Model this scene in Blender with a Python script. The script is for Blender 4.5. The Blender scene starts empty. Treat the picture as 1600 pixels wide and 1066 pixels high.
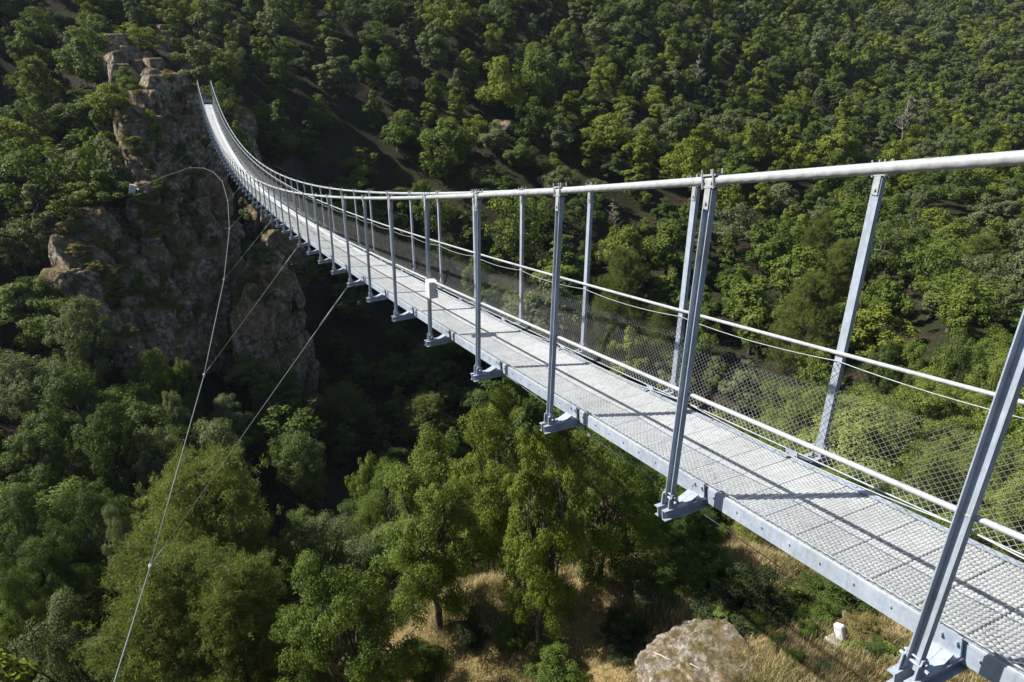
import bpy, bmesh, math, random
import numpy as np
from mathutils import Matrix, Vector

# ------------------------------------------------------------------ camera, sky, sun, exposure
SC = bpy.context.scene
COL = SC.collection
S = 2.4                                   # metres between two hangers
CAM = np.array([-0.721744, 1.86037, 1.47118]) * S
YAW, PITCH, ROLL, FPX = -0.428664, -0.411848, 0.0133805, 1063.06

def cam_axes():
    cy, sy, cp, sp = math.cos(YAW), math.sin(YAW), math.cos(PITCH), math.sin(PITCH)
    f = np.array([cy*cp, sy*cp, sp]); r = np.array([sy, -cy, 0.0]); u = np.cross(r, f)
    c, s = math.cos(ROLL), math.sin(ROLL)
    return r*c + u*s, u*c - r*s, f
AX_R, AX_U, AX_F = cam_axes()
cam_data = bpy.data.cameras.new('camera')
cam = bpy.data.objects.new('camera', cam_data); COL.objects.link(cam)
cam_data.sensor_width = 36.0; cam_data.lens = FPX/1600*36
cam_data.clip_start = 0.1; cam_data.clip_end = 4000
m = Matrix.Identity(4)
for i in range(3):
    m[i][0], m[i][1], m[i][2], m[i][3] = AX_R[i], AX_U[i], -AX_F[i], CAM[i]
cam.matrix_world = m
SC.camera = cam

HAZE = 0.00008
SUN_AZ, SUN_EL = math.radians(59), math.radians(42)      # azimuth from +x towards +y
world = bpy.data.worlds.new('World'); SC.world = world; world.use_nodes = True
wn = world.node_tree.nodes; wl = world.node_tree.links
sky = wn.new('ShaderNodeTexSky'); sky.sky_type = 'NISHITA'; sky.sun_disc = False
sky.sun_elevation = SUN_EL; sky.sun_rotation = math.radians(90) - SUN_AZ
wl.new(sky.outputs[0], wn['Background'].inputs[0]); wn['Background'].inputs[1].default_value = 0.062
sun_data = bpy.data.lights.new('sun', 'SUN'); sun_data.energy = 4.6; sun_data.angle = math.radians(0.5)
sun_data.color = (1.0, 0.955, 0.88)
sun = bpy.data.objects.new('sun', sun_data); COL.objects.link(sun)
sdir = Vector((math.cos(SUN_EL)*math.cos(SUN_AZ), math.cos(SUN_EL)*math.sin(SUN_AZ), math.sin(SUN_EL)))
sun.rotation_euler = sdir.to_track_quat('Z', 'Y').to_euler(); sun.location = (0, 60, 80)
SC.view_settings.view_transform = 'Standard'; SC.view_settings.look = 'None'
SC.view_settings.exposure = 1.02; SC.view_settings.gamma = 1.0
SC.render.engine = 'CYCLES'
SC.cycles.max_bounces = 5; SC.cycles.diffuse_bounces = 2; SC.cycles.glossy_bounces = 2
SC.cycles.transmission_bounces = 3; SC.cycles.transparent_max_bounces = 4
SC.cycles.caustics_reflective = False; SC.cycles.caustics_refractive = False

# ------------------------------------------------------------------ helpers
def ray(px, py):
    return AX_F + AX_R*((px-800)/FPX) - AX_U*((py-533)/FPX)
def at_range(px, py, R, dz=0.0):
    """point seen in that direction, R metres away over the ground"""
    d = ray(px, py); p = CAM + d*(R/math.hypot(d[0], d[1])); p[2] += dz
    return p
def at_depth(px, py, D):
    return CAM + ray(px, py)*D
def project(P):
    d = np.asarray(P) - CAM
    z = d @ AX_F
    return 800 + FPX*(d @ AX_R)/z, 533 - FPX*(d @ AX_U)/z, z

def hash3(ix, iy, iz, seed):
    h = (ix*374761393 + iy*668265263 + iz*2147483647 + seed*1274126177) & 0xFFFFFFFF
    h = ((h ^ (h >> 13))*1274126177) & 0xFFFFFFFF
    h = ((h ^ (h >> 16))*2246822519) & 0xFFFFFFFF
    return ((h ^ (h >> 15)) & 0xFFFF)/65535.0
def vnoise(p, seed=0):
    p = np.asarray(p, float); i = np.floor(p).astype(np.int64); f = p - i; f = f*f*(3-2*f)
    o = 0
    for dx in (0, 1):
        wx = f[..., 0] if dx else 1-f[..., 0]
        for dy in (0, 1):
            wy = f[..., 1] if dy else 1-f[..., 1]
            for dz in (0, 1):
                wz = f[..., 2] if dz else 1-f[..., 2]
                o = o + wx*wy*wz*hash3(i[..., 0]+dx, i[..., 1]+dy, i[..., 2]+dz, seed)
    return o*2-1
def fbm(p, oct=4, seed=0, gain=.5):
    p = np.asarray(p, float); o = 0; a = 1.0
    for k in range(oct):
        o = o + a*vnoise(p*(2.03**k) + 17.3*k, seed+k); a *= gain
    return o

def mesh_from(name, v, f, mats=(), smooth=False, mi=None):
    """v (n,3), f (m,3) or (m,4) arrays"""
    v = np.asarray(v, np.float32); f = np.asarray(f, np.int32); k = f.shape[1]
    me = bpy.data.meshes.new(name)
    me.vertices.add(len(v)); me.vertices.foreach_set('co', v.ravel())
    me.loops.add(f.size); me.loops.foreach_set('vertex_index', f.ravel())
    me.polygons.add(len(f)); me.polygons.foreach_set('loop_start', np.arange(0, f.size, k, dtype=np.int32))
    for mt in mats: me.materials.append(mt)
    if mi is not None: me.polygons.foreach_set('material_index', np.asarray(mi, np.int32))
    me.update(calc_edges=True); me.validate()
    if smooth: me.polygons.foreach_set('use_smooth', np.ones(len(me.polygons), bool))
    return me
def add(name, me, parent=None, loc=(0, 0, 0), rz=0.0):
    o = bpy.data.objects.new(name, me); COL.objects.link(o)
    o.location = loc; o.rotation_euler = (0, 0, rz)
    if parent: o.parent = parent
    return o
def tag(o, label=None, cat=None, group=None, kind=None):
    if label: o['label'] = label
    if cat: o['category'] = cat
    if group: o['group'] = group
    if kind: o['kind'] = kind
    return o

class MB:
    """collects boxes, tubes and profiles as quads; build() links them as one mesh object"""
    def __init__(s): s.v = []; s.f = []; s.n = 0
    def add(s, v, f):
        v = np.asarray(v, float); s.v.append(v); s.f.append(np.asarray(f, int) + s.n); s.n += len(v)
    def box(s, c, size, ax=None, bev=0.0):
        c = np.asarray(c, float); h = np.asarray(size, float)/2
        X = np.eye(3) if ax is None else np.asarray(ax, float)
        if bev <= 0:
            q = np.array([[x, y, z] for x in (-1, 1) for y in (-1, 1) for z in (-1, 1)], float)*h
            s.add(c + q @ X, [(0, 1, 3, 2), (4, 6, 7, 5), (0, 4, 5, 1), (2, 3, 7, 6), (0, 2, 6, 4), (1, 5, 7, 3)])
        else:
            bm = bmesh.new(); bmesh.ops.create_cube(bm, size=1)
            for vv in bm.verts: vv.co = Vector([vv.co[i]*2*h[i] for i in range(3)])
            bmesh.ops.bevel(bm, geom=bm.edges[:], offset=bev, segments=2, affect='EDGES', profile=.5)
            bmesh.ops.triangulate(bm, faces=bm.faces[:])
            v = np.array([tuple(a.co) for a in bm.verts]); bm.verts.index_update()
            f = [[a.index for a in q.verts] for q in bm.faces]; f = [(a, b, d, d) for a, b, d in f]
            bm.free(); s.add(c + v @ X, f)
    def tube(s, pts, r, n=6, cap=True):
        pts = np.asarray(pts, float); k = len(pts); r = np.broadcast_to(np.asarray(r, float), (k,))
        t = np.gradient(pts, axis=0); t /= np.linalg.norm(t, axis=1)[:, None] + 1e-12
        ref = np.array([0, 0, 1.0]) if abs(t[0][2]) < .9 else np.array([1.0, 0, 0])
        a = np.cross(t, ref); a /= np.linalg.norm(a, axis=1)[:, None] + 1e-12; b = np.cross(t, a)
        th = np.arange(n)*2*math.pi/n
        v = pts[:, None] + r[:, None, None]*(a[:, None]*np.cos(th)[None, :, None] + b[:, None]*np.sin(th)[None, :, None])
        i = np.arange(k-1)[:, None]*n; j = np.arange(n)[None]; j2 = (j+1) % n
        f = np.stack([i+j, i+j2, i+n+j2, i+n+j], -1).reshape(-1, 4)
        v = v.reshape(-1, 3)
        if cap:
            v = np.vstack([v, pts[:1], pts[-1:]]); c0, c1 = len(v)-2, len(v)-1
            jj = np.arange(n); j2 = (jj+1) % n
            f = np.vstack([f, np.stack([j2, jj, np.full(n, c0), np.full(n, c0)], -1),
                           np.stack([(k-1)*n+jj, (k-1)*n+j2, np.full(n, c1), np.full(n, c1)], -1)])
        s.add(v, f)
    def build(s, name, mat, parent=None, smooth=False, loc=(0, 0, 0)):
        v = np.vstack(s.v); f = np.vstack(s.f)
        tri = f[:, 2] == f[:, 3]
        me = bpy.data.meshes.new(name)
        faces = [tuple(q[:3]) if t else tuple(q) for q, t in zip(f.tolist(), tri)]
        me.from_pydata((v - np.asarray(loc)).tolist(), [], faces); me.materials.append(mat); me.update()
        if smooth: me.polygons.foreach_set('use_smooth', np.ones(len(me.polygons), bool))
        return add(name, me, parent, loc)

# ------------------------------------------------------------------ materials
def new_mat(name):
    mt = bpy.data.materials.new(name); mt.use_nodes = True
    nt = mt.node_tree; nt.nodes.clear()
    out = nt.nodes.new('ShaderNodeOutputMaterial')
    return mt, nt, out
def N(nt, kind, **kw):
    n = nt.nodes.new('ShaderNode'+kind)
    for k, v in kw.items():
        if k in n.inputs: n.inputs[k].default_value = v
        else: setattr(n, k, v)
    return n
def ramp(nt, fac, stops):
    r = N(nt, 'ValToRGB'); e = r.color_ramp.elements
    while len(e) < len(stops): e.new(0.5)
    for a, (p, c) in zip(e, stops): a.position = p; a.color = (*c, 1)
    nt.links.new(fac, r.inputs[0]); return r.outputs[0]
def mix(nt, fac, a, b, mode='MIX'):
    n = N(nt, 'Mix', data_type='RGBA', blend_type=mode)
    for s, v in ((n.inputs[0], fac), (n.inputs[6], a), (n.inputs[7], b)):
        if hasattr(v, 'links'): nt.links.new(v, s)
        elif isinstance(v, (int, float)): s.default_value = v
        else: s.default_value = (*v, 1)
    return n.outputs[2]

def steel_mat(name, c0, c1, rough=.5, metal=.05, scale=9.0, dirt=.5, local=False, lay=0.0):
    """zinc grey with spangle, broad stains and grime"""
    mt, nt, out = new_mat(name); L = nt.links.new
    if local: pos = N(nt, 'TexCoord').outputs['Object']
    else: pos = N(nt, 'NewGeometry').outputs['Position']
    nz = N(nt, 'TexNoise', Scale=scale, Detail=6.0, Roughness=.7); L(pos, nz.inputs['Vector'])
    n3 = N(nt, 'TexNoise', Scale=1.1, Detail=7.0, Roughness=.72); L(pos, n3.inputs['Vector'])
    b = N(nt, 'BsdfPrincipled', Metallic=metal)
    col = ramp(nt, nz.outputs[0], [(.33, c0), (.67, c1)])
    grime = ramp(nt, n3.outputs[0], [(.46, (0, 0, 0)), (.74, (dirt,)*3)])
    mp = N(nt, 'Mapping'); mp.inputs['Scale'].default_value = (26, 26, 2.2); L(pos, mp.inputs[0])
    n4 = N(nt, 'TexNoise', Scale=1.0, Detail=4.0, Roughness=.6); L(mp.outputs[0], n4.inputs['Vector'])
    col = mix(nt, ramp(nt, n4.outputs[0], [(.50, (0, 0, 0)), (.72, (dirt*.8,)*3)]), col, (.17, .165, .155))
    L(mix(nt, grime, col, (.13, .12, .105)), b.inputs['Base Color'])
    if lay:
        wv = N(nt, 'TexWave', Scale=lay, Distortion=.2); wv.bands_direction = 'DIAGONAL'; L(pos, wv.inputs['Vector'])
        bp = N(nt, 'Bump', Strength=.3, Distance=.004); L(wv.outputs['Fac'], bp.inputs['Height']); L(bp.outputs[0], b.inputs['Normal'])
    n2 = N(nt, 'TexNoise', Scale=scale*4, Detail=3.0); L(pos, n2.inputs['Vector'])
    mr = N(nt, 'MapRange'); mr.inputs[3].default_value = rough-.12; mr.inputs[4].default_value = rough+.15
    L(n2.outputs[0], mr.inputs[0]); L(mr.outputs[0], b.inputs['Roughness'])
    L(b.outputs[0], out.inputs[0]); return mt
M_STEEL = steel_mat('galvanised_steel', (.26, .31, .385), (.385, .435, .505))
M_GRATE = steel_mat('galvanised_grating', (.37, .395, .41), (.49, .505, .51), rough=.6, metal=.0, dirt=.4)
M_CABLE = steel_mat('wire_rope', (.29, .315, .33), (.40, .425, .43), rough=.55, scale=20, lay=6.0)
M_ROPE = steel_mat('grey_wire_rope', (.10, .13, .135), (.165, .20, .205), rough=.6, scale=20)
M_WIRE = steel_mat('net_wire', (.20, .215, .21), (.28, .29, .28), rough=.6, metal=.0)
M_WHITE = steel_mat('white_paint', (.62, .63, .64), (.70, .70, .70), rough=.4, metal=0, dirt=.15)
M_CONC = steel_mat('pale_concrete', (.34, .33, .30), (.50, .49, .46), rough=.85, metal=0, scale=4)
M_DARK = steel_mat('dark_fitting', (.09, .10, .11), (.14, .15, .16), rough=.6, metal=.1)
M_BLEACH = steel_mat('bleached_stick', (.40, .36, .30), (.52, .48, .42), rough=.8, metal=0)

def leaf_mat(name, c0, c1, c2, trans=.36, spec=.18):
    mt, nt, out = new_mat(name); L = nt.links.new
    g = N(nt, 'NewGeometry'); oi = N(nt, 'ObjectInfo'); tc = N(nt, 'TexCoord')
    nz = N(nt, 'TexNoise', Scale=4.0, Detail=2.0); L(tc.outputs['Object'], nz.inputs['Vector'])
    a = N(nt, 'Math', operation='MULTIPLY_ADD'); L(g.outputs['Random Per Island'], a.inputs[0]); a.inputs[1].default_value = .42
    b_ = N(nt, 'Math', operation='MULTIPLY_ADD'); L(nz.outputs[0], b_.inputs[0]); b_.inputs[1].default_value = .7; b_.inputs[2].default_value = -.22
    L(b_.outputs[0], a.inputs[2])
    c = N(nt, 'Math', operation='MULTIPLY_ADD'); L(oi.outputs['Random'], c.inputs[0]); c.inputs[1].default_value = .34; L(a.outputs[0], c.inputs[2])
    col = ramp(nt, c.outputs[0], [(.12, c0), (.52, c1), (.95, c2)])
    p = N(nt, 'BsdfPrincipled', Roughness=.65); p.inputs['Specular IOR Level'].default_value = spec
    L(col, p.inputs['Base Color'])
    t = N(nt, 'BsdfTranslucent'); L(mix(nt, 1.0, col, (1.25, 1.3, .6), 'MULTIPLY'), t.inputs[0])
    ms = N(nt, 'MixShader'); ms.inputs[0].default_value = trans
    L(p.outputs[0], ms.inputs[1]); L(t.outputs[0], ms.inputs[2]); L(ms.outputs[0], out.inputs[0]); return mt
LEAF = {
    'mid green': leaf_mat('mid_green_leaves', (0.055, 0.094, 0.016), (0.108, 0.154, 0.028), (0.176, 0.215, 0.041)),
    'yellow green': leaf_mat('yellow_green_leaves', (0.094, 0.127, 0.018), (0.165, 0.198, 0.030), (0.242, 0.259, 0.048)),
    'grey green': leaf_mat('grey_green_leaves', (0.073, 0.101, 0.041), (0.130, 0.160, 0.069), (0.187, 0.209, 0.103)),
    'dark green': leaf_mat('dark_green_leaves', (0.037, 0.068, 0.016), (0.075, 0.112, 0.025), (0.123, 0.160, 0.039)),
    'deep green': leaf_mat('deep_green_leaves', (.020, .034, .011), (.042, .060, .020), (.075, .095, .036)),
    'olive': leaf_mat('olive_needles', (0.073, 0.097, 0.023), (0.127, 0.156, 0.039), (0.187, 0.211, 0.060)),
    'chestnut': leaf_mat('chestnut_leaves', (0.105, 0.143, 0.030), (0.182, 0.226, 0.048), (0.264, 0.297, 0.075), trans=.36),
    'ochre': leaf_mat('ochre_leaves', (0.143, 0.121, 0.037), (0.220, 0.187, 0.063), (0.300, 0.253, 0.103)),
    'lime': leaf_mat('lime_leaves', (0.099, 0.165, 0.018), (0.165, 0.231, 0.030), (0.264, 0.297, 0.046), trans=.4),
}
def bark_mat(name, c0, c1):
    mt, nt, out = new_mat(name); L = nt.links.new
    tc = N(nt, 'TexCoord'); nz = N(nt, 'TexNoise', Scale=14.0, Detail=6.0)
    L(tc.outputs['Object'], nz.inputs['Vector'])
    b = N(nt, 'BsdfPrincipled', Roughness=.9)
    L(ramp(nt, nz.outputs[0], [(.3, c0), (.7, c1)]), b.inputs['Base Color'])
    bp = N(nt, 'Bump', Strength=.6, Distance=.05); L(nz.outputs[0], bp.inputs['Height']); L(bp.outputs[0], b.inputs['Normal'])
    L(b.outputs[0], out.inputs[0]); return mt
M_BARK = bark_mat('bark', (.035, .028, .022), (.10, .085, .068))
M_DEAD = bark_mat('bleached_wood', (.20, .17, .14), (.34, .30, .26))

def rock_mat(name, pale=(.47, .39, .285), mid=(.19, .158, .12), dark=(.058, .05, .043), grass=.75, rust=(.20, .105, .045), sc=1.0):
    mt, nt, out = new_mat(name); L = nt.links.new
    g = N(nt, 'NewGeometry')
    pos = g.outputs['Position']
    n1 = N(nt, 'TexNoise', Scale=.22*sc, Detail=9.0, Roughness=.68); L(pos, n1.inputs['Vector'])
    n2 = N(nt, 'TexNoise', Scale=1.3*sc, Detail=8.0, Roughness=.7); L(pos, n2.inputs['Vector'])
    n3 = N(nt, 'TexNoise', Scale=.55*sc, Detail=7.0, Roughness=.65); L(pos, n3.inputs['Vector'])
    vo = N(nt, 'TexVoronoi', Scale=.8*sc, feature='DISTANCE_TO_EDGE')
    wv = N(nt, 'VectorMath', operation='MULTIPLY_ADD'); L(n2.outputs[1], wv.inputs[0]); wv.inputs[1].default_value = (2.2, 2.2, 1.2); L(pos, wv.inputs[2])
    L(wv.outputs[0], vo.inputs['Vector'])
    col = ramp(nt, n2.outputs[0], [(.38, dark), (.48, mid), (.60, pale)])
    col = mix(nt, ramp(nt, n1.outputs[0], [(.46, (0, 0, 0)), (.58, (.62, .62, .62))]), col, rust)
    crack = ramp(nt, vo.outputs[0], [(.0, (.45, .45, .45)), (.035, (0, 0, 0))])
    col = mix(nt, crack, col, (.03, .028, .026))
    sx = N(nt, 'SeparateXYZ'); L(g.outputs['Normal'], sx.inputs[0])
    ma = N(nt, 'Math', operation='MULTIPLY_ADD'); L(n3.outputs[0], ma.inputs[0]); ma.inputs[1].default_value = 1.5; ma.inputs[2].default_value = -1.35 + grass*.6
    ad = N(nt, 'Math', operation='ADD'); L(ma.outputs[0], ad.inputs[0]); L(sx.outputs[2], ad.inputs[1])
    gm = ramp(nt, ad.outputs[0], [(.30, (0, 0, 0)), (.52, (1, 1, 1))])
    gcol = ramp(nt, n2.outputs[0], [(.3, (.06, .065, .02)), (.5, (.14, .10, .03)), (.7, (.24, .16, .06))])
    col = mix(nt, gm, col, gcol)
    b = N(nt, 'BsdfPrincipled', Roughness=.9); L(col, b.inputs['Base Color'])
    h = N(nt, 'Math', operation='MULTIPLY_ADD'); L(n2.outputs[0], h.inputs[0]); h.inputs[1].default_value = 1.0
    hc = N(nt, 'Math', operation='MINIMUM'); L(vo.outputs[0], hc.inputs[0]); hc.inputs[1].default_value = .12
    h2 = N(nt, 'Math', operation='MULTIPLY'); L(hc.outputs[0], h2.inputs[0]); h2.inputs[1].default_value = 1.6
    L(h2.outputs[0], h.inputs[2])
    bp = N(nt, 'Bump', Strength=.9, Distance=.5/sc); L(h.outputs[0], bp.inputs['Height']); L(bp.outputs[0], b.inputs['Normal'])
    L(b.outputs[0], out.inputs[0]); return mt
M_ROCK = rock_mat('cliff_rock')
M_BOULDER = rock_mat('boulder_rock', pale=(.37, .335, .275), mid=(.255, .22, .172), dark=(.15, .12, .09), grass=.15, rust=(.27, .21, .14), sc=2.6)

def ground_mat():
    mt, nt, out = new_mat('hillside_ground'); L = nt.links.new
    g = N(nt, 'NewGeometry'); pos = g.outputs['Position']
    n1 = N(nt, 'TexNoise', Scale=.12, Detail=8.0, Roughness=.65); L(pos, n1.inputs['Vector'])
    n2 = N(nt, 'TexNoise', Scale=1.6, Detail=8.0, Roughness=.7); L(pos, n2.inputs['Vector'])
    soil = ramp(nt, n2.outputs[0], [(.3, (.014, .013, .009)), (.5, (.030, .025, .016)), (.72, (.062, .048, .030))])
    scrub = ramp(nt, n2.outputs[0], [(.3, (.010, .016, .006)), (.5, (.020, .028, .010)), (.72, (.045, .048, .020))])
    col = mix(nt, ramp(nt, n1.outputs[0], [(.42, (0, 0, 0)), (.56, (1, 1, 1))]), scrub, soil)
    # dry meadow on the near shelf
    vm = N(nt, 'VectorMath', operation='DISTANCE'); L(pos, vm.inputs[0]); vm.inputs[1].default_value = (15, -6, -20)
    md = N(nt, 'Math', operation='MULTIPLY_ADD'); L(n1.outputs[0], md.inputs[0]); md.inputs[1].default_value = 10.0; L(vm.outputs['Value'], md.inputs[2])
    mm = N(nt, 'MapRange'); mm.inputs[1].default_value = 17; mm.inputs[2].default_value = 26; mm.inputs[3].default_value = 1; mm.inputs[4].default_value = 0
    L(md.outputs[0], mm.inputs[0])
    meadow = ramp(nt, n2.outputs[0], [(.3, (.11, .09, .035)), (.5, (.22, .165, .07)), (.7, (.32, .25, .12))])
    col = mix(nt, mm.outputs[0], col, meadow)
    sx = N(nt, 'SeparateXYZ'); L(g.outputs['Normal'], sx.inputs[0])
    rk = ramp(nt, n2.outputs[0], [(.3, (.03, .028, .027)), (.5, (.07, .063, .056)), (.7, (.14, .13, .11))])
    st = N(nt, 'Math', operation='MULTIPLY_ADD'); L(n1.outputs[0], st.inputs[0]); st.inputs[1].default_value = .5; L(sx.outputs[2], st.inputs[2])
    col = mix(nt, ramp(nt, st.outputs[0], [(.82, (1, 1, 1)), (.95, (0, 0, 0))]), col, rk)
    b = N(nt, 'BsdfPrincipled', Roughness=.95); b.inputs['Specular IOR Level'].default_value = .1
    L(col, b.inputs['Base Color'])
    bp = N(nt, 'Bump', Strength=.8, Distance=.4); L(n2.outputs[0], bp.inputs['Height']); L(bp.outputs[0], b.inputs['Normal'])
    L(b.outputs[0], out.inputs[0]); return mt
M_GROUND = ground_mat()

# ------------------------------------------------------------------ terrain
def CP():
    o = []
    A = lambda px, py, R, dz=0.0: o.append(at_range(px, py, R, dz))
    # near shelf (dry grass), seen directly
    A(1080, 1040, 20.8); A(950, 890, 27); A(700, 950, 26); A(1150, 870, 29); A(1340, 1000, 23.4); A(620, 1060, 24); A(850, 1060, 21.3); A(1500, 1066, 21.2)
    o.append(at_range(480, 900, 28, -8)); o.append(at_range(330, 960, 32, -10)); o.append(at_range(100, 1060, 36, -11))
    A(800, 720, 36, -9); A(1000, 760, 36, -8)
    for px in (650, 800, 950):
        q = at_range(px, 600, 52); o.append(np.array([q[0], q[1], -41.]))
        q = at_range(px, 600, 76); o.append(np.array([q[0], q[1], -54.]))
    # right hand near canopy
    A(1300, 605, 45, -7); A(1550, 570, 48, -7.5); A(1350, 780, 27, -6); A(1420, 680, 36, -6.5); A(1590, 800, 24, -7); A(1150, 650, 42, -8)
    for px in (1150, 1350, 1560):
        q = at_range(px, 500, 76); o.append(np.array([q[0], q[1], -50.]))
    # far side of the gorge
    A(1050, 500, 108, -6); A(1050, 400, 122, -7); A(1050, 300, 141, -7); A(1050, 200, 166, -7); A(1050, 100, 202, -7); A(1050, 0, 245, -7)
    A(800, 450, 112, -5); A(800, 350, 126, -6); A(800, 250, 142, -5); A(800, 150, 160, -5); A(800, 50, 186, -7); A(800, -60, 225, -7)
    A(550, 420, 122, -4); A(550, 250, 142, -5); A(550, 100, 162, -6); A(550, 0, 182, -7)
    A(1300, 500, 104, -7); A(1300, 400, 128, -7); A(1300, 300, 165, -7); A(1300, 200, 212, -7); A(1300, 100, 285, -7); A(1300, 0, 380, -7)
    A(1560, 500, 96, -7); A(1560, 400, 128, -7); A(1560, 300, 180, -7); A(1560, 200, 270, -7); A(1560, 100, 390, -7); A(1560, 0, 520, -7)
    A(1300, -60, 520, 0); A(1560, -60, 700, 0); A(1050, -80, 330, 0); A(550, -80, 240, 0); A(800, -140, 330, 0)
    # spur at the far end and the slope left of it
    A(345, 130, 138, -3); A(380, 20, 170, -6); A(350, 260, 124, -5); A(300, 420, 112, -6); A(420, 560, 103, -5)
    A(260, 180, 127, -3); A(240, 60, 142, -3); A(240, -40, 170, -5)
    A(90, 400, 104, -5); A(90, 300, 114, -6); A(90, 200, 127, -6); A(90, 100, 142, -6); A(90, 0, 162, -6); A(90, -80, 200, -6)
    A(-150, 300, 110, -6); A(-150, 100, 140, -6); A(-150, -50, 180, 0)
    A(60, 560, 76, -14); A(90, 700, 62, -13); A(60, 830, 50, -12); A(200, 560, 88, -6); A(300, 640, 78, -6); A(330, 720, 62, -12)
    o += [np.array(q, float) for q in [(-12, 0, -9), (-30, 0, 2), (-60, 0, 18), (-20, 60, -24), (-20, -60, -12), (15, 50, -46), (40, 75, -56), (80, 85, -44),
          (15, -120, -62), (-40, -150, -20), (60, -260, -60), (-120, 120, 10), (-120, -120, 30), (-250, 0, 60), (130, 110, 0), (170, 80, 25),
          (60, 200, -60), (200, 200, 30), (330, 60, 70), (-60, 250, -10), (0, 7, -14), (-4, -10, -12)]]
    return np.array(o)
CPS = CP()
def _tps(r2): return np.where(r2 > 1e-9, .5*r2*np.log(r2+1e-12), 0.0)
_n = len(CPS); _xy = CPS[:, :2]/100.0
_K = _tps(((_xy[:, None]-_xy[None])**2).sum(-1)) + np.eye(_n)*2e-4
_P = np.c_[np.ones(_n), _xy]
_sol = np.linalg.solve(np.block([[_K, _P], [_P.T, np.zeros((3, 3))]]), np.r_[CPS[:, 2], 0, 0, 0])
def ground(x, y):
    x = np.atleast_1d(np.asarray(x, float)); y = np.atleast_1d(np.asarray(y, float))
    sh = x.shape; q = np.c_[x.ravel(), y.ravel()]/100.0
    z = np.empty(len(q))
    for i in range(0, len(q), 20000):
        qq = q[i:i+20000]
        z[i:i+20000] = _tps(((qq[:, None]-_xy[None])**2).sum(-1)) @ _sol[:_n] + _sol[_n] + qq @ _sol[_n+1:]
    z = np.clip(z, -66, 95)
    X = np.c_[q*100, np.zeros(len(q))]
    d = np.hypot(q[:, 0]*100-CAM[0], q[:, 1]*100-CAM[1])
    amp = np.clip((d-25)/80, .12, 1)
    z = z + amp*(2.2*fbm(X/22, 3, 5) + 5*np.clip((d-60)/300, 0, 1)*fbm(X/75, 3, 9)) + .25*fbm(X/2.3, 3, 3)
    return z.reshape(sh)

th = np.r_[np.arange(-75, 26, .42), np.arange(26, 285, 4.0)]*math.pi/180
rr = 1.5*1.0195**np.arange(0, 335)
TX = CAM[0] + rr[:, None]*np.cos(th)[None]; TY = CAM[1] + rr[:, None]*np.sin(th)[None]
TZ = ground(TX, TY)
nr, na = TX.shape
ii = np.arange(nr-1)[:, None]*na; jj = np.arange(na)[None]; j2 = (jj+1) % na
TF = np.stack([ii+jj, ii+na+jj, ii+na+j2, ii+j2], -1).reshape(-1, 4)
tv = np.c_[TX.ravel(), TY.ravel(), TZ.ravel()]
tv = np.vstack([tv, [CAM[0], CAM[1], float(ground(CAM[0], CAM[1])[0])]])
cap = np.stack([np.full(na, len(tv)-1), np.arange(na), (np.arange(na)+1) % na, (np.arange(na)+1) % na], -1)
terr = add('terrain', mesh_from('terrain', tv, TF, [M_GROUND], smooth=True))
tag(terr, 'steep gorge hillside of soil, scrub and dry grass under the footbridge', 'hillside', kind='structure')

# ------------------------------------------------------------------ rocks
def ico(n):
    bm = bmesh.new(); bmesh.ops.create_icosphere(bm, subdivisions=n, radius=1.0)
    v = np.array([tuple(a.co) for a in bm.verts]); bm.verts.index_update()
    f = np.array([[a.index for a in q.verts] for q in bm.faces]); bm.free(); return v, f
ICO = {n: ico(n) for n in (3, 4, 5, 6)}
def rock_block(rng, c, rad, n=5, rot=None, facets=16, rough=.09, soft=0.0):
    d, f = ICO[n]
    nn = rng.normal(size=(facets, 3))*[1, 1, .7]; nn /= np.linalg.norm(nn, axis=1)[:, None]
    nn = np.vstack([nn, [[0, 0, 1], [0, 0, -1]]]); dd = rng.uniform(.60, 1.0, len(nn))
    dot = d @ nn.T
    r = np.where(dot > .12, dd/np.maximum(dot, .12), 9).min(1); r = np.minimum(r, 1.25)
    r = r*(1-soft) + .86*soft
    off = rng.uniform(-50, 50, 3)
    r = r*(1 + rough*fbm(d*2.2+off, 5, 2, .6)) + .045*np.abs(fbm(d*5+off, 3, 8)) - .05*np.abs(fbm(d*np.array([9, 9, 3.5])+off, 2, 4))
    v = d*r[:, None]*np.asarray(rad)
    if rot is None: rot = rng.uniform(0, 6.28)
    cs, sn = math.cos(rot), math.sin(rot)
    v = np.c_[v[:, 0]*cs - v[:, 1]*sn, v[:, 0]*sn + v[:, 1]*cs, v[:, 2]]
    return v + np.asarray(c), f
def rock_thing(name, blocks, label, seed, mat=None, n=5, cat='rock', group=None, facets=13, rough=.05, soft=0.0):
    rng = np.random.default_rng(seed); V = []; F = []; k = 0
    for c, rad in blocks:
        v, f = rock_block(rng, c, rad, n, facets=facets, rough=rough, soft=soft); V.append(v); F.append(f+k); k += len(v)
    o = add(name, mesh_from(name, np.vstack(V), np.vstack(F), [mat or M_ROCK]))
    return tag(o, label, cat, group)
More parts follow.
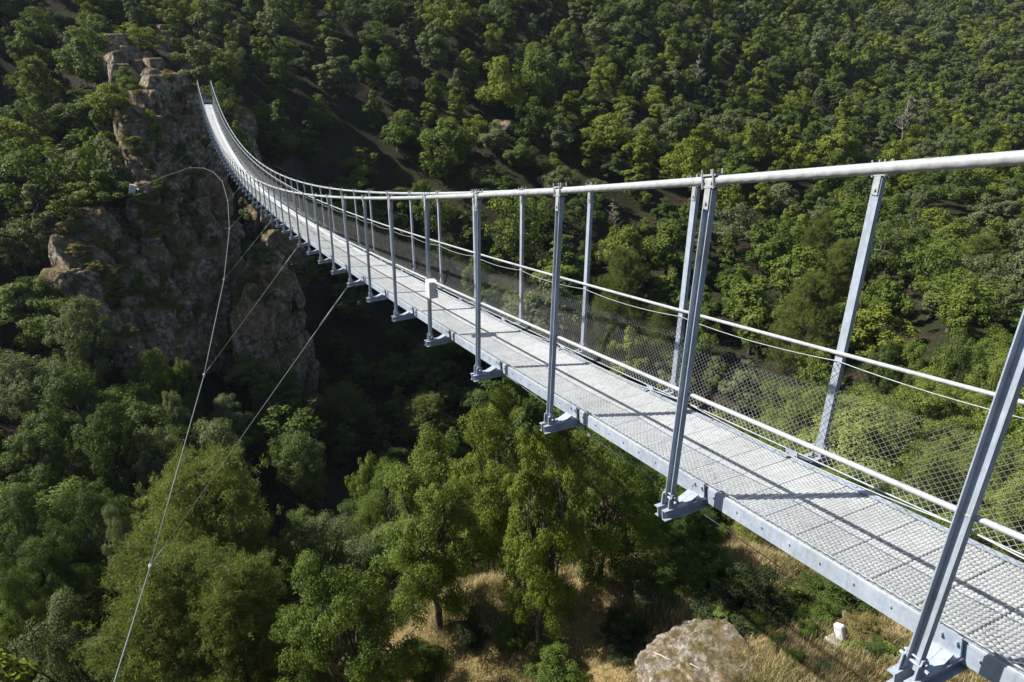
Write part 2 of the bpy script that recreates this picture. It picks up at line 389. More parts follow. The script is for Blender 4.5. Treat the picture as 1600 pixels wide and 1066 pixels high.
def face_blocks(seed, rows, r0, r1, zs=1.25, dens=.50, turn=0.0):
    """rows of (px0, px1, py, R): blocks spread over a cliff face"""
    rng = np.random.default_rng(seed); o = []
    for px0, px1, py, R in rows:
        p0 = at_range(px0, py, R); p1 = at_range(px1, py, R); w = np.linalg.norm(p1-p0)
        k = max(1, int(round(w/((r0+r1)*dens))))
        for i in range(k):
            t = (i+.5)/k; r = rng.uniform(r0, r1)
            c = at_range(px0+(px1-px0)*t + rng.uniform(-6, 6), py + rng.uniform(-8, 8), R + rng.uniform(-1.5, 1.5) + r*.75 + turn*(t-.35))
            o.append((c, (r*rng.uniform(.8, 1.1), r*rng.uniform(.8, 1.1), r*zs*rng.uniform(.8, 1.25))))
    return o
rock_thing('rock_cliff', face_blocks(1, [(222, 290, 152, 118), (215, 315, 175, 117), (210, 330, 198, 115), (208, 340, 222, 114), (208, 345, 248, 112.5), (208, 350, 275, 111), (208, 352, 302, 109.5), (212, 355, 330, 108),
    (215, 360, 358, 106), (218, 368, 386, 104.5), (225, 372, 414, 103), (235, 378, 442, 101.5), (245, 382, 470, 100), (260, 385, 500, 98.5), (275, 390, 530, 97), (295, 392, 560, 96)], 1.9, 3.5, dens=.46, turn=7),
    'tall cracked grey cliff below the far end of the footbridge', 11, cat='cliff')
rock_thing('rock_crag', face_blocks(2, [(172, 205, 62, 139), (166, 222, 80, 137), (166, 240, 98, 134), (176, 252, 114, 131), (198, 262, 130, 128)], 1.6, 2.7, 1.15, turn=6),
    'grey crag with orange lichen on top of the spur above the cliff', 12, cat='crag')
rock_thing('rock_crag', face_blocks(3, [(248, 280, 55, 154), (252, 290, 82, 151), (262, 300, 110, 148)], 1.9, 3.0, 1.3),
    'dark shaded crag behind and right of the lichen covered crag', 13, cat='crag')
rock_thing('rock_wall', face_blocks(4, [(130, 200, 350, 103), (105, 205, 378, 101), (88, 210, 408, 99), (92, 220, 440, 97), (110, 235, 472, 95), (135, 260, 505, 93), (185, 280, 545, 91)], 1.8, 3.2, turn=5),
    'dark steep rock wall with dry tufts, left of the tall cracked cliff', 14, cat='cliff')
rock_thing('rock_pinnacle', face_blocks(5, [(392, 435, 432, 101), (385, 465, 465, 99), (380, 475, 505, 97), (385, 480, 545, 95), (395, 490, 590, 93), (400, 500, 640, 90)], 2.0, 3.5, 1.3, turn=6),
    'dark rounded rock pinnacle in the gorge right of the tall cliff', 15, cat='rock')
rock_thing('rock_buttress', face_blocks(6, [(350, 378, 205, 128), (368, 395, 250, 126), (380, 420, 300, 122), (390, 450, 345, 118), (410, 470, 390, 114)], 2.4, 3.8, 1.2),
    'dark shaded rock buttress right of the bridge where it meets the cliff', 16, cat='rock')
rock_thing('rock_ledge', face_blocks(7, [(78, 92, 240, 119), (80, 95, 262, 118)], 1.1, 1.6, 1.2), 'small grey ledge among the trees left of the cliff', 17, cat='rock')
for k, (px, py, R, r, lab) in enumerate([(795, 176, 158, 2.4, 'pale grey slab in the gap between trees high on the far slope'),
        (882, 272, 143, 3.6, 'grey outcrop with dry grass above the bridge cable on the far slope'), (690, 262, 146, 4.0, 'dark outcrop in the shadow of the far slope'),
        (1072, 22, 238, 4.5, 'blue grey crag at the top edge of the forest'), (640, 118, 166, 1.8, 'brown outcrop beneath trees on the upper far slope')]):
    c = at_range(px, py, R+1); rng = np.random.default_rng(40+k); c[2] = min(c[2], float(ground(c[0], c[1])[0]) + r*.3)
    bl = [(c + rng.uniform(-1, 1, 3)*np.array([r*.7, r*.9, r*.35]), (r*.8, r*.9, r*.62)) for _ in range(4)]
    rock_thing('rock_outcrop', bl, lab, 40+k, n=4, cat='rock')
# boulder of the near shelf
bc = at_range(1118, 1068, 20.4)
bz = float(ground(bc[0], bc[1])[0])
bo = [((bc[0]-.1, bc[1]+.3, bz-.4), (2.6, 2.8, 1.45)), ((bc[0]-.9, bc[1]-1.5, bz-.35), (1.6, 1.5, 1.1)), ((bc[0]-1.2, bc[1]+1.1, bz-.4), (1.7, 1.6, 1.1))]
boulder = rock_thing('boulder', bo, 'broad pale brown boulder in the dry grass at the bottom of the photo', 22, mat=M_BOULDER, n=6, cat='boulder', facets=15, rough=.08, soft=.2)

from mathutils.bvhtree import BVHTree
def bvh_of(objs):
    V = []; F = []
    for o in objs:
        k = len(V); V += [v.co for v in o.data.vertices]; F += [tuple(i+k for i in q.vertices) for q in o.data.polygons]
    return BVHTree.FromPolygons(V, F)
ROCKS = bvh_of([o for o in COL.objects if o.name.split('.')[0] in ('rock_cliff', 'rock_crag', 'rock_wall', 'rock_pinnacle', 'rock_buttress')])
def on_rock(px, py, R):
    h = ROCKS.ray_cast(Vector(CAM), Vector(ray(px, py)))[0]
    if h is None:
        p = at_range(px, py, R); p[2] = float(ground(p[0], p[1])[0]); return p
    return np.array(h)
# ------------------------------------------------------------------ the footbridge
DK = (-0.176163, 0.00182535, 0.177349e-4); CB = (1.29971, -0.224666, 0.00263461, 0.225346e-4)
WB, WC, WD, UP, TILT, CTILT = 0.392065, 0.38311, 0.232, 0.0516868, -0.0355626, 0.0119832
def lat(k): return .937197e-3*k*k - 1.30657e-5*k**3
def dz_(k): return DK[0]*k + DK[1]*k*k + DK[2]*k**3
def cz_(k): return CB[0] + CB[1]*k + CB[2]*k*k + CB[3]*k**3
def deckp(k, y=0.0, up=0.0): return np.array([k*S, (y+lat(k))*S, (dz_(k)+TILT*y)*S + up])
def cabp(k, y, up=0.0): return np.array([k*S, (y+lat(k))*S, (cz_(k)+CTILT*y)*S + up])
TOP = UP*S                                              # deck surface over the crossbeam axis
K0, K1 = -1, 48
bridge = add('suspension_footbridge', None, loc=tuple(deckp(0)))
tag(bridge, 'long galvanised steel suspension footbridge sagging across the wooded gorge', 'footbridge')
bridge_inv = Matrix.Translation(-Vector(deckp(0)))
bpy.context.view_layer.update()
def part(mb, name, mat, smooth=False, parent=None):
    o = mb.build(name, mat, None, smooth)
    o.parent = parent or bridge
    o.matrix_parent_inverse = bridge_inv
    return o
def frame_at(k):
    e = 1e-3; t = deckp(k+e) - deckp(k-e); t /= np.linalg.norm(t)
    yv = np.array([0, 1.0, TILT]); yv -= t*(yv @ t); yv /= np.linalg.norm(yv)
    return t, yv, np.cross(t, yv)
# main cables
for sd in (1, -1):
    mb = MB(); ks = np.arange(K0-1.2, K1+.26, .25)
    mb.tube([cabp(k, sd*WC) for k in ks], .036, 10); part(mb, 'main_cable', M_CABLE, True)
# hangers: outward opening channels, with clamp and foot
def hanger(k, sd):
    a = deckp(k, sd*WB, .055); b = cabp(k, sd*WC, -.06)
    ax = b - a; h = np.linalg.norm(ax); w = ax/h
    u = np.array([1.0, 0, 0]); u -= w*(u @ w); u /= np.linalg.norm(u); v = np.cross(w, u)*1.0
    out = v if v[1]*sd > 0 else -v
    X = np.array([u, out, w]); c = (a+b)/2
    near = k <= 14
    mb = MB(); W_, D_, T_ = .084, .052, .008
    mb.box(c - out*(D_/2-T_/2), (W_, T_, h), X)                     # web towards the deck
    for s in (-1, 1): mb.box(c + u*s*(W_/2-T_/2) + out*(T_/2+.0005), (T_, D_-T_, h), X)
    cl = MB(); t = cabp(k+.01, sd*WC) - cabp(k-.01, sd*WC); t /= np.linalg.norm(t)
    cc = cabp(k, sd*WC); nn = np.cross(t, out); nn /= np.linalg.norm(nn)
    if nn[2] < 0: nn = -nn
    Y = np.array([t, np.cross(nn, t), nn])
    cl.box(cc + nn*.042, (.17, .085, .014), Y)
    cl.box(cc - nn*.044, (.15, .08, .016), Y)
    for s in (-1, 1):
        for q in (-1, 1): cl.tube([cc + t*s*.062 + Y[1]*q*.045 - nn*.06, cc + t*s*.062 + Y[1]*q*.045 + nn*.085], .0075, 6)
    for s in (-1, 1): cl.box(b + out*s*.0325 - w*.045 + u*.0, (.062, .009, .22), X)
    cl.tube([b - w*.11 + out*.05, b - w*.11 - out*.05], .013, 6)
    ft = MB()
    for s in (-1, 1):
        ft.box(a + u*s*.052 + w*.035, (.012, .095, .15), X)
        ft.box(a + u*s*.052 + w*.12, (.012, .045, .05), X)
    ft.tube([a + u*.095 + w*.075, a - u*.095 + w*.075], .012, 6)
    ft.tube([a + u*.075 + w*.118, a - u*.075 + w*.118], .008, 6)
    if near:
        o = part(mb, 'hanger', M_STEEL); part(cl, 'cable_clamp', M_CABLE, parent=o); part(ft, 'foot_bracket', M_STEEL, parent=o)
        for ch in list(COL.objects)[-2:]: pass
    else:
        mb.v += cl.v + ft.v
        off = mb.n
        for q in cl.f: mb.f.append(q + off)
        off += cl.n
        for q in ft.f: mb.f.append(q + off)
        o = part(mb, 'hanger', M_STEEL)
    return o
for k in range(K0, K1+1):
    for sd in (1, -1): hanger(k, sd)
# crossbeams: two channels back to back, deeper in the middle, with an upright clamp at each deck edge
for k in range(K0, K1+1):
    t, yv, nv = frame_at(k); X = np.array([t, yv, nv]); c = deckp(k)
    mb = MB(); L = WB*S + .10
    for s in (-1, 1):
        cx = c + t*s*.034
        mb.box(cx - nv*.005, (.010, 2*L, .10), X)
        mb.box(cx + t*s*.027 + nv*.041, (.044, 2*L, .009), X)
        mb.box(cx + t*s*.027 - nv*.051, (.044, 2*L, .009), X)
        for q in (-1, 1):                                            # haunch plates
            mb.box(c + t*s*.036 + yv*q*(WD*S+.17) + nv*.062, (.07, .18, .016), np.array([t, (yv*q*-.88+nv*.34), np.cross(t, (yv*q*-.88+nv*.34))]))
    o = part(mb, 'crossbeam', M_STEEL)
    for q in (-1, 1):
        cb = MB()
        e = c + yv*q*(WD*S + .026)
        cb.box(e + nv*.11, (.15, .016, .17), X); cb.box(e + yv*q*.05 + nv*.053, (.15, .10, .014), X)
        for s in (-1, 1): cb.tube([e + t*s*.05 + nv*.15 + yv*q*.03, e + t*s*.05 + nv*.15 - yv*q*.03], .014, 6)
        if k <= 14:
            a = np.linspace(-.2, math.pi+.2, 9)
            cb.tube([e - yv*q*.045 + t*(.10+.045*math.cos(x)) + nv*(.115+.05*math.sin(x)) for x in a], .011, 6)
        part(cb, 'deck_clamp', M_STEEL, parent=o)
# deck panels: expanded-metal planks, one shared mesh, copied span after span
def panel_meshes():
    W = 2*WD*S - .03; V = []; F = []; n = 0; planks = 7; plen = S/planks
    for p in range(planks):
        x0 = p*plen + .006; x1 = (p+1)*plen - .006; rows = 10; pitch = (x1-x0)/rows
        cells = 26; xs = np.linspace(-W/2, W/2, cells*2+1)
        for r in range(rows):
            xc = x0 + (r+.5)*pitch; sg = 1 if r % 2 else -1
            zig = np.where(np.arange(cells*2+1) % 2 == 0, -1, 1)*pitch*.19*sg
            hw = pitch*.335; zt = .006
            a = np.c_[xc+zig-hw, xs, np.full_like(xs, -zt*1.6)]; b = np.c_[xc+zig+hw, xs, np.full_like(xs, zt)]
            c_ = a - np.array([0, 0, .004]); d_ = b - np.array([0, 0, .004])
            V.append(np.vstack([a, b, c_, d_])); m_ = len(xs); i = np.arange(m_-1)
            for (q0, q1) in ((0, m_), (m_, 3*m_), (3*m_, 2*m_), (2*m_, 0)):
                F.append(np.stack([n+q0+i, n+q1+i, n+q1+i+1, n+q0+i+1], -1))
            n += 4*m_
    gr = mesh_from('grating', np.vstack(V), np.vstack(F), [M_GRATE])
    sd = []
    for q in (-1, 1):
        mb = MB(); y = q*(WD*S)
        mb.box((S/2, y, -.055), (S-.05, .008, .150)); mb.box((S/2, y-q*.030, .016), (S-.05, .052, .008)); mb.box((S/2, y-q*.024, -.126), (S-.05, .040, .008))
        for i in range(8):
            x = S*(i+.5)/8; mb.tube([(x, y+q*.002, -.035), (x, y+q*.016, -.035)], .010, 6)
        for i in range(5): mb.tube([(S*(i+.4)/5, y-q*.03, .012), (S*(i+.4)/5, y-q*.03, .036)], .009, 5)
        sd.append(mb)
    jb = MB()
    for p in range(1, 7): jb.box((p*S/7, 0, -.035), (.03, W, .03))
    return gr, sd, jb
GR, SIDE, JOIST = panel_meshes()
side0 = [q.build('side_beam', M_STEEL, None) for q in SIDE]; joist0 = JOIST.build('plank_joist', M_STEEL, None)
for k in range(K0, K1):
    a = deckp(k, 0, TOP); b = deckp(k+1, 0, TOP); d = b - a; ln = np.linalg.norm(d); t = d/ln
    yv = np.array([0, 1.0, TILT]); yv -= t*(yv @ t); yv /= np.linalg.norm(yv); nv = np.cross(t, yv)
    gp = add('deck_panel', GR)
    mw = Matrix.Identity(4)
    for i in range(3): mw[i][0], mw[i][1], mw[i][2], mw[i][3] = t[i]*ln/S, yv[i], nv[i], a[i]
    gp.parent = bridge; gp.matrix_parent_inverse = bridge_inv; gp.matrix_basis = mw
    for src in side0 + [joist0]:
        c = src if k == K0 else src.copy()
        if k != K0: COL.objects.link(c)
        c.parent = gp
# hand ropes, net ropes and nets
RAILY = WB - .018
for sd in (1, -1):
    mb = MB(); ks = np.arange(K0-.2, K1+.01, .25)
    mb.tube([deckp(k, sd*RAILY, 1.22) for k in ks], .021, 8); part(mb, 'handrail_cable', M_CABLE, True)
    def net_top(k):
        fr = k - math.floor(k); return deckp(k, sd*(RAILY+.002), 1.135 - .20*fr*(1-fr))
    NB_ = WD + (.035 if sd < 0 else -.006)
    def net_bot(k): return deckp(k, sd*NB_, TOP+.025)
    mb = MB(); ks = np.arange(K0-.2, K1+.01, .1)
    mb.tube([net_top(k) for k in ks], .0048, 5); mb.tube([net_bot(k) for k in ks], .011, 5)
    mb.tube([deckp(k, sd*(NB_-.010), TOP+.045) for k in ks], .008, 5)
    part(mb, 'net_rope', M_CABLE, True)
    # diamond net: two families of crossing wires
    pitch = .068/S; ncell = 17; du = ncell*pitch; segs = 4
    u0 = np.arange(K0-.2-du, K1, pitch)
    V = []; F = []; n = 0
    for fam in (1, -1):
        tt = np.linspace(0, 1, segs+1)
        st = u0 if fam == 1 else u0 + du
        K = st[:, None] + fam*du*tt[None]; K = np.clip(K, K0-.2, K1)
        fr = K - np.floor(K)
        top = np.stack([K*S, (sd*(RAILY+.002)+lat(K))*S, (dz_(K)+TILT*sd*RAILY)*S + 1.135 - .20*fr*(1-fr)], -1)
        bot = np.stack([K*S, (sd*NB_+lat(K))*S, (dz_(K)+TILT*sd*WD)*S + TOP+.025], -1)
        P = bot*(1-tt)[None, :, None] + top*tt[None, :, None]
        P[..., 1] += fam*.0022
        r = .0015 if sd < 0 else .0009
        offs = np.array([[r, 0, r*.6], [-r, 0, r*.6], [0, r, -r]])     # three-sided wire
        offs[:, 1] += np.array([-.5, -.5, 0])*r
        vv = P[:, :, None] + offs[None, None]
        m_ = len(st); V.append(vv.reshape(-1, 3))
        base = n + np.arange(m_)[:, None, None]*(segs+1)*3 + np.arange(segs)[None, :, None]*3
        j = np.arange(3)[None, None]; jn = (j+1) % 3
        F.append(np.stack([base+j, base+jn, base+3+jn, base+3+j], -1).reshape(-1, 4)); n += m_*(segs+1)*3
    o = add('safety_net', mesh_from('safety_net', np.vstack(V), np.vstack(F), [M_WIRE]))
    o.parent = bridge; o.matrix_parent_inverse = bridge_inv
# far mast pair just behind the deck end
mb = MB()
for sd in (1, -1):
    a = cabp(K1+.25, sd*WC); mb.box(a + np.array([0.1, 0, -1.9]), (.3, .22, 4.0))
mb.box(deckp(K1+.3, 0, .4), (.2, 1.9, .3))
part(mb, 'end_frame', M_STEEL)
# wind bracing: side cable with a tie at every fourth hanger
ties = {7: (16.72, 7.54, -10.57), 11: (26.37, 5.57, -9.15), 15: (36.13, 4.14, -8.21), 19: (45.25, 3.24, -7.70), 23: (54.72, 2.80, -7.78),
        27: (63.9, 2.74, -7.88), 31: (73.4, 3.2, -8.55), 34: (80.9, 4.0, -9.3), 37: (88.4, 5.4, -10.35), 40: (95.9, 8.9, -12.5)}
anchor_l = on_rock(214, 298, 106) - ray(214, 298)*.5 + np.array([0, 0, .2])
for sd in (1, -1):
    nodes = []
    for k, p in ties.items():
        q = np.array(p, float)
        if sd < 0: q[1] = 2*lat(k)*S - q[1] + .2; q[2] += .9 if k == 7 else .3
        nodes.append((k, q))
    d0 = nodes[0][1] - nodes[1][1]
    start = at_range(176, 1075, 12.6) if sd > 0 else at_depth(1232, 893, 16.5)
    s2 = start + (start - nodes[0][1])*1.2
    if sd < 0:
        d = ray(1238, 899); t = 5.0
        while (CAM + d*t)[2] > float(ground(*(CAM + d*t)[:2])[0]) - .2: t += .25
        s2 = CAM + d*t; start = nodes[0][1]*.5 + s2*.5
    end = anchor_l if sd > 0 else nodes[-1][1] + np.array([9.5, -6.0, -4.5])
    pts = [s2, start] + [q for _, q in nodes] + [end]
    mb = MB()
    for a, b in zip(pts[:-1], pts[1:]): mb.tube([a, b], .019, 6)
    o = part(mb, 'wind_cable', M_ROPE, True)
    for k, q in nodes:
        cl = MB(); cl.box(q, (.15, .09, .09), bev=.02); cl.tube([q + np.array([-.04, 0, -.08]), q + np.array([-.04, 0, .08])], .012, 6); cl.tube([q + np.array([.04, 0, -.08]), q + np.array([.04, 0, .08])], .012, 6); part(cl, 'tie_clamp', M_CABLE, parent=o)
    for k, q in nodes:
        mb = MB(); a = deckp(k, sd*(WB+.03), -.04); w = (q - a)
        mb.tube([a, q], .0085, 6); mb.tube([a + w*.02, a + w*.07], .020, 6); mb.tube([a + w*.07, a + w*.14], .026, 6); mb.tube([a + w*.16, a + w*.21], .016, 6); mb.tube([a + w*.93, a + w*.98], .016, 6)
        part(mb, 'tie_cable', M_ROPE, True)
# white box on the fourth hanger
kk = 4; a = deckp(kk, WB); b = cabp(kk, WC); c = a + (b-a)*.41 + np.array([-.16, .0, 0])
jb = add('junction_box', None, loc=tuple(c)); tag(jb, 'small white metal box bolted to a hanger at the middle of the near span', 'box')
mb = MB(); mb.box((0, 0, 0), (.20, .17, .32), bev=.012); mb.build('housing', M_WHITE, jb)
mb = MB(); mb.box((-.106, 0, 0), (.014, .16, .305), bev=.005); o = mb.build('door', M_WHITE, jb)
mb = MB(); mb.tube([(-.112, -.055, .0), (-.128, -.055, 0)], .012, 8); mb.build('latch', M_DARK, o)
mb = MB(); mb.box((.11, 0, .09), (.03, .10, .03)); mb.box((.11, 0, -.09), (.03, .10, .03)); mb.build('mounting_strap', M_STEEL, jb)
# concrete anchor of the wind cable
an = add('anchor_block', None, loc=tuple(anchor_l + np.array([.3, .3, -.1]))); tag(an, 'white concrete anchor block where the wind cable ends on the cliff ledge', 'anchor block')
mb = MB(); mb.box((0, .25, 0), (.55, .8, 1.35), np.array([[1, 0, 0], [0, .94, .34], [0, -.34, .94]]), bev=.05); mb.build('block', M_WHITE, an)
mb = MB(); mb.tube([(-.2, -.25, .2), (-.9, -.6, .1)], .09, 8); mb.build('anchor_lug', M_CABLE, an)

# ------------------------------------------------------------------ trees
def leaf_quads(rng, C, nrm, size, aspect=.62, jitter=.5):
    n = len(C)
    q = nrm + rng.normal(size=(n, 3))*jitter; q /= np.linalg.norm(q, axis=1)[:, None] + 1e-9
    r = rng.normal(size=(n, 3)); a = np.cross(q, r); a /= np.linalg.norm(a, axis=1)[:, None] + 1e-9; b = np.cross(q, a)
    s = size*rng.uniform(.6, 1.25, n)[:, None]
    v = np.stack([C - a*s*.5, C - b*s*aspect*.5 + q*s*.08, C + a*s*.5, C + b*s*aspect*.5 + q*s*.08], 1)
    return v.reshape(-1, 3), np.arange(4*n).reshape(-1, 4)
def tubes_np(segs, n=6):
    mb = MB()
    for pts, r in segs: mb.tube(pts, r, n, cap=False)
    return np.vstack(mb.v), np.vstack(mb.f)
def limb(rng, a, b, r0, r1, k=5, wob=.08):
    t = np.linspace(0, 1, k)[:, None]; L = np.linalg.norm(b-a)
    p = a + (b-a)*t; p[1:-1] += rng.normal(size=(k-2, 3))*wob*L*.5
    return p, np.linspace(r0, r1, k)
def broadleaf(seed, leaves, size, lobes=11, spread=(.35, .80), rs=1.0,  low=.30, width=.36, tall=1.0, sub=9, trunk=True, columnar=False):
    """unit tree, 1 high, crown radius about width; returns (crown verts, faces, trunk verts, faces)"""
    rng = np.random.default_rng(seed)
    cz = (low+1)/2; rz = (1-low)/2
    L = []
    for i in range(lobes):
        for _ in range(40):
            d = rng.normal(size=3); d /= np.linalg.norm(d)
            rad = rng.uniform(*spread)
            p = np.array([d[0]*width*rad, d[1]*width*rad, cz + d[2]*rz*rad])
            taper = 1 - .35*max(0, (p[2]-cz)/rz)
            p[:2] *= taper
            r = rng.uniform(.30, .46)*width*(1.0 if columnar else 1.1)*rs
            if all(np.linalg.norm((p-q)*[1, 1, .8]) > .62*(r+s)*.9 for q, s in L): break
        L.append((p, r))
    L.append((np.array([0, 0, 1-.33*width]), .33*width))
    subs = []
    for p, r in L:
        k = rng.integers(sub-2, sub+4)
        for _ in range(k):
            d = rng.normal(size=3); d[2] += .35; d /= np.linalg.norm(d)
            subs.append((p + d*r*rng.uniform(.45, .95)*[1, 1, .85], r*rng.uniform(.30, .52)))
    w = np.array([s**2 for _, s in subs]); w /= w.sum()
    idx = rng.choice(len(subs), leaves, p=w)
    d = rng.normal(size=(leaves, 3)); d[:, 2] += .25; d /= np.linalg.norm(d, axis=1)[:, None]
    rad = rng.uniform(.25, 1.0, leaves)**.45*rng.uniform(.85, 1.18, leaves)
    C = np.array([subs[i][0] for i in idx]) + d*(rad*np.array([subs[i][1] for i in idx]))[:, None]*[1, 1, .8]
    keep = C[:, 2] > low*.55
    C = C[keep]; d = d[keep]
    g = (C - np.array([0, 0, cz-.1]))/np.array([width, width, rz])
    g /= np.linalg.norm(g, axis=1)[:, None] + 1e-9
    v, f = leaf_quads(rng, C, d*.75 + g*.55 + np.array([0, 0, .25]), size, jitter=.45)
    segs = []
    lean = rng.normal(size=2)*.04
    top = np.array([lean[0], lean[1], cz+.1])
    segs.append(limb(rng, np.array([0, 0, -.06]), top, .026, .010, 8, .05))
    for p, r in L[:-1]:
        t = rng.uniform(.35, .95); a = np.array([lean[0]*t, lean[1]*t, low*.75 + (cz-low*.75)*t*.8])
        segs.append(limb(rng, a, p, .012, .003, 5, .14))
        for _ in range(2):
            e = p + rng.normal(size=3)*r*.5; segs.append(limb(rng, a*.4+p*.6, e, .005, .0015, 4, .15))
    tv_, tf_ = tubes_np(segs, 6)
    return v, f, tv_, tf_
def pine(seed, leaves, size, low=.2, width=.26, tufts=40):
    """conifer: whorls of limbs carrying many small needle tufts"""
    rng = np.random.default_rng(seed)
    T = []; W = []; segs = [limb(rng, np.array([0, 0, -.05]), np.array([.01, .02, .97]), .022, .004, 8, .02)]
    for i in range(58):
        h = low + (1-low)*(i/58)**.9; az = i*2.4 + rng.uniform(-.5, .5)
        L = width*(1.05 - (h-low)/(1-low))**.55*rng.uniform(.55, 1.15) + .03
        a = np.array([0, 0, h]); e = np.array([math.cos(az)*L, math.sin(az)*L, h + L*rng.uniform(-.05, .35)])
        segs.append(limb(rng, a, e, .006, .0015, 5, .08))
        k = int(tufts*(.35 + L/width))
        t = rng.uniform(.25, 1.08, k)**.7
        P = a + (e-a)*t[:, None] + rng.normal(size=(k, 3))*(np.array([1, 1, .55])*(.03 + .10*L*(1-t*.3))[:, None])
        T.append(P)
    T = np.vstack(T); idx = rng.integers(0, len(T), leaves)
    out_ = T*[1, 1, 0]; out_ /= np.linalg.norm(out_, axis=1)[:, None] + 1e-6
    d = rng.normal(size=(leaves, 3))*.8 + out_[idx]*.5; d[:, 2] += .45; d /= np.linalg.norm(d, axis=1)[:, None]
    C = T[idx] + rng.normal(size=(leaves, 3))*.009
    q = d*.5 + np.array([0, 0, .6]) + rng.normal(size=(leaves, 3))*.5
    b = np.cross(d, q); b /= np.linalg.norm(b, axis=1)[:, None] + 1e-9
    s = size*rng.uniform(.7, 1.3, leaves)[:, None]
    v = np.stack([C - d*s*.5 - b*s*.09, C - d*s*.5 + b*s*.09, C + d*s*.5 + b*s*.04, C + d*s*.5 - b*s*.04], 1).reshape(-1, 3)
    tv_, tf_ = tubes_np(segs, 6)
    return v, np.arange(4*leaves).reshape(-1, 4), tv_, tf_
def dead(seed):
    rng = np.random.default_rng(seed); segs = [limb(rng, np.array([0, 0, -.05]), np.array([.03, 0, 1]), .014, .003, 8, .05)]
    for i in range(22):
        h = rng.uniform(.35, .95); az = rng.uniform(0, 6.28); L = .30*(1.15-h)*rng.uniform(.6, 1.2)
        a = np.array([.03*h, 0, h]); e = a + np.array([math.cos(az)*L, math.sin(az)*L, L*rng.uniform(.3, 1.0)])
        segs.append(limb(rng, a, e, .006, .0015, 5, .12))
        for _ in range(4):
            s = a + (e-a)*rng.uniform(.4, .9); segs.append(limb(rng, s, s + rng.normal(size=3)*L*.35 + [0, 0, L*.15], .0028, .001, 3, .1))
    return tubes_np(segs, 4)

class Proto:
    def __init__(s, name, data):
        v, f, tv_, tf_ = data
        s.crown = mesh_from(name+'_crown', v, f, [LEAF['mid green']]); s.trunk = mesh_from(name+'_trunk', tv_, tf_, [M_BARK], smooth=True)
HERO = [Proto('hero_a', broadleaf(111, 64000, .0118, 24, (.40, 1.0), .86, low=.08, width=.36, sub=11)), Proto('hero_b', broadleaf(102, 64000, .0118, 23, (.36, 1.0), .88, low=.06, width=.35, sub=11)),
        Proto('hero_c', broadleaf(103, 70000, .0114, 34, (.32, 1.0), .88, low=.0, width=.28, sub=10, columnar=True)), Proto('hero_d', broadleaf(104, 64000, .0118, 25, (.38, 1.0), .86, low=.05, width=.40, sub=11))]
MID = [Proto('mid_%d' % i, broadleaf(200+i, 22000, .020, 12+i % 3, low=.18, width=.36+.03*(i % 3), sub=11)) for i in range(4)]
FAR = [Proto('far_%d' % i, broadleaf(300+i, 6500, .036, 8+i % 4, (.25, .66), low=.10, width=.33+.035*(i % 4), sub=9)) for i in range(8)]
FAR += [Proto('far_tall_%d' % i, broadleaf(330+i, 6000, .034, 15, (.2, .8), low=.06, width=.24, sub=8, columnar=True)) for i in range(2)]
FAR += [Proto('far_open_%d' % i, broadleaf(340+i, 4200, .036, 14, (.5, .95), low=.2, width=.42, sub=6)) for i in range(2)]
TINY = [Proto('tiny_%d' % i, broadleaf(400+i, 2600, .056, 8, (.25, .66), low=.10, width=.40, sub=7)) for i in range(5)]
PINE = [Proto('pine_%d' % i, pine(500+i, 150000, .0125, .10, .34, 70)) for i in range(2)]
FPINE = [Proto('fpine_%d' % i, pine(520+i, 7000, .050, .15, .22, 10)) for i in range(2)]
SHOOT = [Proto('shoot_%d' % i, broadleaf(640+i, 1400, .095, 9, low=.0, width=.50, sub=6)) for i in range(2)]
BUSH = [Proto('bush_%d' % i, broadleaf(600+i, 20000, .028, 16, low=-.25, width=.50, sub=10)) for i in range(3)]
RNG = np.random.default_rng(7)
BUSY = []                                             # (x, y, radius) of the trees placed so far
def plant(kind, proto, x, y, z0, height, width, leaf, label, cat, group=None, rz=None):
    """Empty at the foot, crown and trunk as its parts (meshes shared)"""
    o = add(kind, None, loc=(x, y, z0), rz=RNG.uniform(0, 6.28) if rz is None else rz); tag(o, label, cat, group)
    s = (width, width, height)
    for nm, me in (('crown', proto.crown), ('trunk', proto.trunk)):
        c = bpy.data.objects.new(nm, me); COL.objects.link(c); c.parent = o; c.scale = s
        if nm == 'crown':
            c.material_slots[0].link = 'OBJECT'; c.material_slots[0].material = LEAF[leaf]
    BUSY.append((x, y, width*.35))
    return o
def plant_at(kind, proto, px, py, D, wpx, leaf, label, cat, wfrac=.78, group=None, minh=2.0, rz=None):
    """tree whose top is seen at px, py, D metres along the view, crown wpx wide in the photo"""
    t = at_depth(px, py, D); x, y = t[0], t[1]
    z = float(ground(x, y)[0]); h = max(minh, t[2]-z)
    return plant(kind, proto, x, y, t[2]-h, h, wpx*D/FPX/wfrac, leaf, label, cat, group, rz)

def plant_foot(kind, proto, px, py, ptx, pty, wpx, leaf, label, cat, wfrac=.78, group=None, minh=.3):
    """tree whose foot is seen at px, py on the ground and whose top reaches the line pty"""
    d = ray(px, py); t = 4.0; step = .5
    while t < 200:
        p = CAM + d*t
        if p[2] < float(ground(p[0], p[1])[0]): break
        t += step
    p = CAM + d*t; R = math.hypot(p[0]-CAM[0], p[1]-CAM[1])
    z = float(ground(p[0], p[1])[0]); top = at_range(ptx, pty, R)
    h = max(minh, top[2]-z); D = float((top-CAM) @ AX_F)
    return plant(kind, proto, p[0], p[1], z, h, wpx*D/FPX/wfrac, leaf, label, cat, group)
